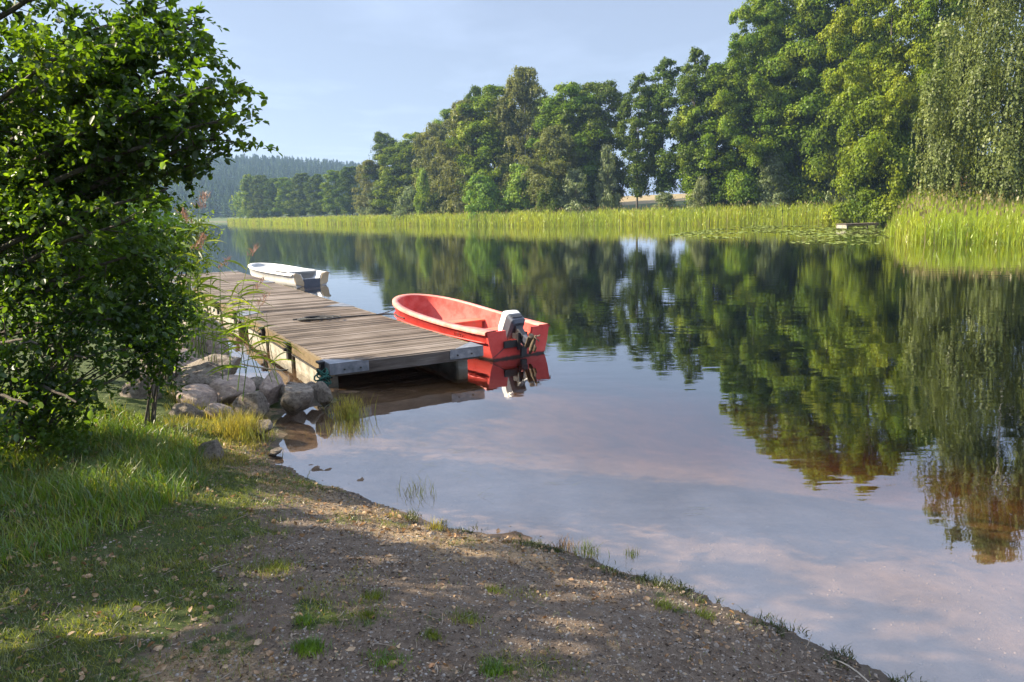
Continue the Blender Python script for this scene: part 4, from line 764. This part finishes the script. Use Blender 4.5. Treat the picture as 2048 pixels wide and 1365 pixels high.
V, Fc, _ = twigs_leaves(np.concatenate(St), np.concatenate(Dr), np.concatenate(Ln), 15, .060, root)
# outer crown beyond the picture's left edge that shades the bank
m_ = 8200; q = rng.normal(size=(m_, 3)); q /= np.linalg.norm(q, axis=1)[:, None]; q = q*rng.random((m_, 1))**.4
cc = np.array([[-6.7, 4.2, 2.7], [-6.2, 4.0, 5.3], [-7.3, 3.2, 4.4], [-5.2, 2.6, 4.2], [-5.6, 5.0, 2.0]]); rr = np.array([[2.0, 2.3, 2.0], [2.3, 2.4, 2.2], [2.0, 2.3, 2.0], [1.5, 1.8, 1.5], [1.0, 1.4, 1.4]]); ci = rng.integers(0, 5, m_)
p = cc[ci]+q*rr[ci]; gap = vnoise(p[:, 1]*1.3+p[:, 0]*.2, p[:, 2]*1.3+p[:, 0]*.7, 51) > -.26; keep = (p[:, 0] < -.70*p[:, 1]-.9) & gap & sun_gap(p); p = p[keep]; dd = rng.normal(size=p.shape)
V2, F2, _ = twigs_leaves(loc(p), dd, np.full(len(p), .3), 10, .10, root)
nl = (len(V)+len(V2))//6; lc = np.concatenate([V, V2]).reshape(-1, 6, 3)[:, 0]+root; yel = (rng.random(nl) < .03+.5*((vnoise(lc[:, 0]*1.6+5, lc[:, 1]*1.6+lc[:, 2]*1.6, 80) > .02) & (lc[:, 2] < 3.1) & (lc[:, 2] > 1.5))).astype(int); n1 = len(V)//6; mi_ = np.concatenate([np.repeat(yel[:n1], 1), yel[:n1], yel[n1:], yel[n1:]]); FA = [np.concatenate([Fc[0][0::2], Fc[0][1::2]]), np.concatenate([F2[0][0::2], F2[0][1::2]])+len(V)]  # few yellowing leaves, plus patches recoloured yellow to look backlit
mesh_np('crown', np.concatenate([V, V2]), FA, [M['leaf_near'], M['leaf_yellow_suntint']], tree, midx=mi_)
def shrub(name, centers, radii, n, per, leaf, mat, label, twl=.3, base=None, cat='bush', nst=26):
    c = np.array(centers, float); r = np.array(radii, float); g0 = np.array(base if base is not None else (c[0, 0], c[0, 1], h1(c[0, 0], c[0, 1]))); t = empty(name, tuple(g0)); tag(t, label, cat)
    ci = rng.integers(0, len(c), n); q = rng.normal(size=(n, 3)); q /= np.linalg.norm(q, axis=1)[:, None]; p = c[ci]+q*r[ci][:, None]*rng.random((n, 1))**.38*np.array([1, 1, .9]); p = p[p[:, 2] > g0[2]-.2]
    V, Fc, _ = twigs_leaves(p-g0, q[:len(p)]*.6+rng.normal(size=p.shape)*.5, np.full(len(p), twl), per, leaf, g0); mesh_np('foliage', V, Fc, M[mat], t)
    mb = MB()
    for k_ in range(nst):
        e = p[rng.integers(0, len(p))]-g0; b = np.array([rng.normal(0, .08), rng.normal(0, .08), -.2]); mb.tube(bez(b, np.array([e[0]*.3, e[1]*.3, e[2]*.6]), e, 7), np.linspace(.016, .004, 7), 5, False)
    mb.build('stems', M['bark'], t); return t
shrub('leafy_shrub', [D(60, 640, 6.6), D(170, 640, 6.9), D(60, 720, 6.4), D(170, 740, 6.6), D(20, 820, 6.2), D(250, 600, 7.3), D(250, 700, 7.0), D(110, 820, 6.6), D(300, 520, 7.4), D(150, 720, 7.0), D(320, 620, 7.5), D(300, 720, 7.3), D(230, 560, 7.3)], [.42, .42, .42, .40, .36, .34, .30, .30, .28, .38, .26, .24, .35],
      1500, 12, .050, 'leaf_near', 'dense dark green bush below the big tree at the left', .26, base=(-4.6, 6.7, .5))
shrub('sunny_bush', [D(60, 400, 9.6), D(150, 470, 9.8), D(20, 520, 9.4), D(230, 420, 10.2), D(120, 350, 10.4), D(280, 480, 10.3), D(200, 560, 10)], [.7, .7, .7, .6, .6, .5, .6], 1500, 8, .085, 'leaf_yellow_suntint', 'sunlit yellow-green bush glowing behind the big tree', .35, base=(-6.2, 9.9, .5))
shrub('yellow_tint_bush', [D(335, 665, 7.7), D(318, 700, 7.6), D(290, 650, 7.2), D(350, 640, 7.9)], [.16, .15, .14, .12], 190, 7, .055, 'leaf_yellow_suntint', 'small bush above the rocks, leaves tinted sunlit yellow', .2, base=(-4.0, 8.0, .35), nst=5)  # the sunlit yellow is put into the leaf colour
shrub('willowherb', [D(350, 560, 10.5), D(375, 500, 10.6), D(360, 620, 10.2), D(330, 640, 10.0), D(385, 450, 10.8)], [.35, .3, .3, .3, .2], 380, 9, .05, 'reed_near', 'light green herb thicket right of the dark bush', .3, base=(-5.0, 10.6, .3), cat='plant')

# reeds on the near bank in front of the dock
def reed_stalk(base, top, plume, nleaf, label=None, plume_w=1.0, group='plumed reeds on the near bank'):
    b = np.array(base); e = np.array(top); t = empty('reed', tuple(b)); e = e-b; mid = e*.5+np.array([-.12*e[0], 0, .05]); pts = bez(np.zeros(3), mid, e, 10)
    mb = MB(); mb.tube(pts, np.linspace(.006, .003, 10), 5); mb.build('stem', M['reed_near'], t)
    mb = MB()
    for k_ in range(nleaf):
        f = rng.uniform(.25, .9); p0 = pts[int(f*9)]; a = rng.uniform(-.7, 1.0); L_ = rng.uniform(.25, .5); dr = np.array([math.cos(a)*rng.choice([-1, 1, 1]), rng.normal(0, .5), rng.uniform(.1, .9)]); dr /= np.linalg.norm(dr); sd = np.cross(dr, [0, 1, .3]); sd /= np.linalg.norm(sd)
        rows = []
        for s_ in np.linspace(0, 1, 7):
            c_ = p0+dr*L_*s_+np.array([0, 0, -.45*L_*s_*s_]); w_ = .013*math.sin(PI*(.12+.86*s_))+.001; rows.append([c_-sd*w_, c_+sd*w_])
        mb.grid(rows)
    mb.build('leaves', M['reed_near'], t, True)
    if plume:
        kq = 90 if plume_w > .7 else 34; u = rng.random(kq); p = pts[-1]+np.stack([rng.normal(0, .030, kq)*(1-u*.5)*plume_w+.10*u*plume, rng.normal(0, .03, kq), (.22*u-.05*u*u)*plume_w], 1); v, f = blades(p, np.full(kq, .055), .0035, rng.uniform(.3, 1.6, kq)); mesh_np('plume', v, f, M['plume'], t)
    if label: tag(t, label, 'reed', group)
    return t
RD = [((392, 650), (398, 420), 8.6, 1, 'tallest plumed reed at the lake edge, its purple head before the hill'), ((405, 650), (378, 448), 8.8, -1, 'plumed reed leaning left just beside the tallest one'),
      ((400, 660), (392, 505), 8.3, 1, 'shorter plumed reed with its purple head at deck height left of the dock'), ((450, 700), (500, 514), 8.2, 1, 'reed bowing right with purple head before the white boat'),
      ((440, 700), (440, 540), 8.5, 1, 'short reed with brown head against the far dock planks'), ((470, 720), (510, 582), 8.0, 1, 'reed with thin brown head over the middle dock planks'),
      ((480, 740), (520, 612), 8.0, 1, 'reed with faint head drooping over the joint of the dock')]
for bp, tp, d_, pl, lab in RD:
    b = D(*bp, d_); b[2] = max(h1(b[0], b[1]), -.1) if False else b[2]-.35; reed_stalk(b, D(*tp, d_), pl, 5, lab, plume_w=1.0 if tp[0] < 403 else .65)
# leafy reeds without heads: one clump nobody could count
VV, FF, off = [], [], 0
for k_ in range(70):
    x0 = rng.uniform(345, 560); x1 = x0+rng.normal(5, 35); yt = np.interp(x1, [330, 400, 470, 560], [430, 470, 560, 640])+abs(rng.normal(0, 50)); yb = np.interp(x0, [345, 560], [700, 770]); d_ = rng.uniform(8.0, 9.6)
    if x0 > 415 and rng.random() < .78: continue
    b = D(x0, yb, d_); e = D(x1, yt, d_); pts = bez(b, (b+e)/2+np.array([-.05, 0, .1]), e, 8); v, f = blades(b[None], [0.01], .001, [0])
    mb = MB(); mb.tube(pts, np.linspace(.005, .002, 8), 4, False)
    for _ in range(6):
        p0 = pts[rng.integers(2, 8)]; L_ = rng.uniform(.2, .5); sgn = rng.choice([-1, 1, 1]); dr = np.array([sgn*rng.uniform(.4, 1), rng.normal(0, .5), rng.uniform(-.1, 1.0)]); dr /= np.linalg.norm(dr); sd = np.cross(dr, [0, 1, .3]); sd /= np.linalg.norm(sd)
        mb.grid([[p0+dr*L_*s_+np.array([0, 0, -.5*L_*s_*s_])+sd*sg*(.008*math.sin(PI*(.12+.86*s_))+.001) for sg in (-1, 1)] for s_ in np.linspace(0, 1, 6)])
    VV.append(np.concatenate(mb.V)); q4 = np.array([f_ for f_ in mb.F if len(f_) == 4]); FF.append(q4+off); off += len(VV[-1])
tag(mesh_np('reed_thicket', np.concatenate(VV), FF, M['reed_near'], smooth=True), 'leafy green reeds growing between the bank and the dock', 'reeds', kind='stuff')

# ------------------------------------------------------------------ grass, tufts, litter, pebbles
def in_view(x, y, z, m=60):
    a, b = proj(np.stack([x, y, z], -1)); return (a > -m) & (a < 2048+m) & (b < 1365+m*2) & (y > 1.5)
def sample(n, box, dens):
    x = rng.uniform(box[0], box[1], n); y = rng.uniform(box[2], box[3], n); k = rng.random(n) < dens(x, y); x, y = x[k], y[k]; z = height(x, y); k = in_view(x, y, z) & (z > .012); return np.stack([x[k], y[k], z[k]], 1)
p = sample(420000, (-5.5, 3.5, 2.0, 8.5), lambda x, y: np.clip(turf_amt(x, y)*.85+.01, 0, 1)*np.clip(.75+1.6*vnoise(x*3.3, y*3.3, 12), .05, 1))
V, Fc = blades(p, rng.uniform(.015, .05, len(p)), .0017, rng.uniform(.2, 1.3, len(p))); tag(mesh_np('lawn_grass', V, Fc, M['grass']), 'short patchy green grass on the near bank', 'grass', kind='stuff')
def long_amt(x, y):
    """tall lush grass: below the dark bush and up to the rocks"""
    return inpoly(x, y, LONG)
LONG = [P(q[0], q[1], .45)[:2] for q in [(-200, 1230), (60, 1130), (200, 1060), (330, 985), (395, 930), (400, 850), (250, 800), (0, 800), (-250, 800)]]
p = sample(70000, (-7, -1.2, 3.0, 10.5), lambda x, y: long_amt(x+.15*vnoise(x*4, y*4, 13), y+.3*vnoise(x*3, y*3, 14))*1.0)
e_ = np.clip(sdist(p[:, 0], p[:, 1]), 0, 3); hh = rng.uniform(.07, .30, len(p))*(.35+1.2*np.clip(.5+vnoise(p[:, 0]*1.8, p[:, 1]*1.8, 15), 0, 1)); hh *= .8*np.clip((-p[:, 0]-1.5)/1.3, .35, 1)
V, Fc = blades(p, hh, .0028, rng.uniform(.3, 1.1, len(p)), .25); dr_ = (rng.random(len(p)) < .13+.25*vnoise(p[:, 0]*3, p[:, 1]*3, 63)).astype(int); tag(mesh_np('long_grass', V, Fc, [M['grass_long'], M['grass_dry']], midx=np.concatenate([dr_, dr_])), 'tall lush green grass at the foot of the bush', 'grass', kind='stuff')
RK = [P(q[0], q[1], .15)[:2] for q in [(330, 930), (400, 955), (470, 925), (545, 860), (600, 830), (560, 820), (430, 815), (330, 800)]]
p = sample(36000, (-5, -1.8, 6.5, 11), lambda x, y: inpoly(x, y, RK)*np.clip(.4+1.6*vnoise(x*4, y*4, 16), 0, 1))
V, Fc = blades(p, rng.uniform(.04, .13, len(p)), .0026, rng.uniform(.2, .9, len(p))); tag(mesh_np('bank_grass', V, Fc, M['grass_dry']), 'yellowish dry grass between the rocks', 'grass', kind='stuff')
def tuft(px, py, d_px, h, n, mat, label, spread=.3, z=None, group='grass tufts', wd=.0022):
    zz = .02 if z is None else z
    for _ in range(4):
        b = P(px, py, zz); zz = h1(b[0], b[1]) if z is None else z
    r_ = d_px*b[1]/F/2; q = np.stack([rng.normal(0, r_*.5, n), rng.normal(0, r_*.5, n), np.zeros(n)], 1); q[:, 2] = (height(q[:, 0]+b[0], q[:, 1]+b[1])-zz) if z is None else -.02
    v, f = blades(q, h*rng.uniform(.4, 1.1, n), wd, rng.uniform(.1, spread*2, n)); o = mesh_np('grass_tuft', v, f, M[mat]); o.location = (b[0], b[1], zz); return tag(o, label, 'grass', group)
tuft(698, 835, 66, .34, 260, 'grass_dry', 'yellow-green tuft standing in the water in front of the dock corner', .25, z=0., wd=.004)
tuft(690, 860, 110, .16, 160, 'grass_dry', 'thin sparse stems in the water around the yellow-green tuft', .3, z=0.)
tuft(490, 872, 90, .30, 700, 'grass_dry', 'bushy yellow-green tuft in front of the rock row', .3, wd=.003)
tuft(445, 845, 50, .22, 200, 'grass_dry', 'small yellow tuft beside the pinkish flat-topped rock', .3, wd=.003)
tuft(838, 985, 90, .16, 70, 'grass_dry', 'sparse tuft poking from the shallow water nearest the shore', .35, z=0.)
tuft(872, 1060, 36, .10, 90, 'grass_dry', 'straw coloured tuft on the waterline left of the middle', .35)
tuft(1130, 1100, 46, .12, 60, 'deadleaf', 'rusty brown tuft on the waterline', .4)
tuft(1175, 1108, 60, .12, 80, 'grass', 'dark thin tuft on the waterline right of the rusty one', .4)
tuft(1262, 1110, 30, .09, 50, 'grass', 'small green sprig standing in the shallows', .3, z=0.)
for (px, py, dp, h, n, lab) in [(618, 1300, 66, .06, 420, 'bright green tuft in the grit at the bottom centre left'), (990, 1345, 60, .05, 320, 'bright green tuft at the bottom edge of the centre'), (750, 1197, 50, .05, 220, 'small green tuft in the grit above the centre left one'),
        (545, 1140, 110, .06, 420, 'yellow-green patch of taller grass where lawn meets grit'), (740, 1235, 40, .05, 130, 'thin green tuft just below the small green tuft'), (935, 1240, 70, .05, 200, 'wide thin tuft in the grit near the centre'), (865, 1275, 40, .05, 140, 'narrow dark tuft left of centre bottom'),
        (610, 1245, 36, .05, 120, 'pale green tuft above the bright bottom one'), (1330, 1215, 50, .05, 120, 'sparse tuft near the shadowed waterline right'), (775, 1325, 90, .045, 240, 'flat mossy tuft right of the bright bottom one'), (990, 1185, 40, .05, 110, 'dark tuft in the grit in the picture middle'), (1410, 1235, 50, .06, 100, 'tuft at the edge of the dark wet margin')]:
    tuft(px, py, dp, h, n, 'grass_long' if 'bright' in lab else 'grass', lab, .5, wd=.0019)
# stray water-weed lines floating
p = []; d = []
for (px, py) in [(870, 930), (940, 950), (1115, 968), (1390, 1022), (900, 905), (830, 885), (960, 988), (1055, 910)]:
    for k_ in range(9): b = P(px+rng.normal(0, 16), py+rng.normal(0, 5), .006); p.append(b); d.append((rng.normal(0, 1), rng.normal(0, .5), .04))
V, Fc = scatter(np.array([[-.004, 0, 0], [.004, 0, 0], [.003, 0, 1], [-.003, 0, 1]]), [np.array([[0, 1, 2, 3]])], np.array(p), frames(np.array(d)), rng.uniform(.06, .16, len(p)))
tag(mesh_np('floating_weed', V, Fc, M['grass_dry']), 'thin pale weed stems floating on the shallow water', 'weed', kind='stuff')
# dark low weeds along the wet margin
x = rng.uniform(-.9, 2.6, 60000); y = rng.uniform(3.2, 6.2, 60000); s = sdist(x, y); k = (np.abs(s-.03) < .16*rng.random(60000)**.8) & (vnoise(x*7, y*7, 31)+.5*vnoise(x*20, y*20, 32) > .05); x, y = x[k][:6500], y[k][:6500]
p = np.stack([x, y, np.maximum(height(x, y), -.03)], 1); V, Fc = blades(p, rng.uniform(.012, .05, len(p)), .003, rng.uniform(.3, 1.6, len(p))); tag(mesh_np('shore_weeds', V, Fc, M['weed']), 'dark low weeds along the waterline', 'weeds', kind='stuff')
# fallen leaves
p = sample(9500, (-5, 3.5, 2.0, 8.0), lambda x, y: np.clip(.30+.9*np.exp(-((sdist(x, y)-.25)/.3)**2)*(x < .3)+.3*vnoise(x, y, 40), 0, 1)); p[:, 2] += .008+.012*turf_amt(p[:, 0], p[:, 1]); n_ = rng.normal(size=p.shape)*[1, 1, .22]
V, Fc = scatter(*LEAF, p, frames(n_), rng.uniform(.015, .055, len(p))); tag(mesh_np('fallen_leaves', V, Fc, M['deadleaf']), 'dry brown and tan leaves scattered over the bank', 'fallen leaves', kind='stuff')
CHIP = (np.array([[0, 0, 0], [.22, .04, .4], [.1, .1, .9], [-.2, .05, .6]]), [np.array([[0, 1, 2, 3]])])
p = sample(150000, (-4.5, 3.5, 2.0, 7.5), lambda x, y: np.clip(.62-.3*turf_amt(x, y)+.9*vnoise(x*2.2, y*2.2, 60), .08, 1)); p[:, 2] += .003+.004*rng.random(len(p)); k = len(p)
V, Fc = scatter(*CHIP, p, frames(rng.normal(size=(k, 3))*[1, 1, .35]), .008+.026*rng.random(k)**2); tone = rng.choice(3, k, p=[.45, .35, .20])
tag(mesh_np('litter', V, Fc, [M['crumb_dark'], M['crumb_tan'], M['deadleaf']], midx=tone), 'crumbled leaf bits, twigs and clods over the bank', 'litter', kind='stuff')
# grit and pebbles
bm = bmesh.new(); bmesh.ops.create_icosphere(bm, subdivisions=1, radius=.5); tv = np.array([v.co for v in bm.verts]); tf = np.array([[v.index for v in f.verts] for f in bm.faces]); bm.free(); tv *= [1, .8, .55]
p = sample(42000, (-4, 3.5, 2.0, 7.5), lambda x, y: np.clip(.75-turf_amt(x, y), .05, 1)); k = len(p); V, Fc = scatter(tv, [tf], p, np.stack([RZ(a)@RX(b) for a, b in rng.uniform(-.6, .6, (64, 2))*[5, 1]])[rng.integers(0, 64, k)], .005+.022*rng.random(k)**4+.004*rng.random(k))
tag(mesh_np('grit', V, Fc, M['pebble']), 'grey grit and small pebbles on the near bank', 'gravel', kind='stuff')
p = sample(1500, (-3, 3.3, 2.2, 7), lambda x, y: np.clip(.35-.3*turf_amt(x, y)+1.2*vnoise(x*1.5, y*1.5, 70), 0, 1)); k = len(p); V, Fc = scatter(tv*(1+.12*np.random.default_rng(1).normal(size=tv.shape)), [tf], p, np.stack([RZ(a)@RX(b) for a, b in rng.uniform(-.6, .6, (64, 2))*[5, 1]])[rng.integers(0, 64, k)], .018+.035*rng.random(k)**3)
tag(mesh_np('small_stones', V, Fc, M['rock']), 'scattered small grey stones on the bank', 'stones', kind='stuff')
p = sample(1100, (-4, 3.3, 2.2, 7.5), lambda x, y: .6+0*x); mb = MB()
for q in p[:420]:
    a = rng.uniform(0, 6.28); l = rng.uniform(.03, .14); e = np.array([math.cos(a)*l, math.sin(a)*l, rng.uniform(-.004, .012)]); q = q+[0, 0, .006]; mb.tube([q, q+e*.5+rng.normal(0, .004, 3), q+e], .0022, 4, False)
tag(mb.build('twigs', M['crumb_tan']), 'small dry twigs scattered over the bank', 'twigs', kind='stuff')
x = rng.uniform(-2.5, 6, 16000); y = rng.uniform(2.5, 9, 16000); s = sdist(x, y); k = (s < 0) & (s > -3.5); x, y = x[k], y[k]; k = len(x)
V, Fc = scatter(tv, [tf], np.stack([x, y, height(x, y)], 1), np.stack([RZ(a) for a in rng.uniform(-3, 3, 64)])[rng.integers(0, 64, k)], .006+.022*rng.random(k)**5); tag(mesh_np('lakebed_pebbles', V, Fc, M['pebble_bed']), 'brownish pebbles on the sandy bed under the shallow water', 'pebbles', kind='stuff')
mb = MB(); a, b = P(1665, 1318, .03), P(1790, 1400, .12); mb.tube(np.array([a+(b-a)*t+np.array([0, 0, .02*math.sin(t*5)]) for t in np.linspace(0, 1, 8)]), .004, 5); tag(mb.build('stick', M['twig']), 'thin pale stick lying at the bottom right of the bank', 'stick')

# ------------------------------------------------------------------ air
m, nt = newmat('haze'); pv = N(nt, 'ShaderNodeVolumePrincipled'); pv.inputs['Color'].default_value = (.45, .66, 1.0, 1); pv.inputs['Density'].default_value = .00027; pv.inputs['Anisotropy'].default_value = .25
o = N(nt, 'ShaderNodeOutputMaterial'); nt.links.new(pv.outputs[0], o.inputs[1])
mb = MB(); mb.box((0, 1010, 68), (3500, 4200, 150)); hz = mb.build('haze', m); tag(hz, kind='stuff', label='thin bluish morning haze over the lake', cat='haze')
for k_, v_ in PROTO.items():
    if not v_[1]:
        for ch in list(v_[0].children): bpy.data.objects.remove(ch)
        bpy.data.objects.remove(v_[0])
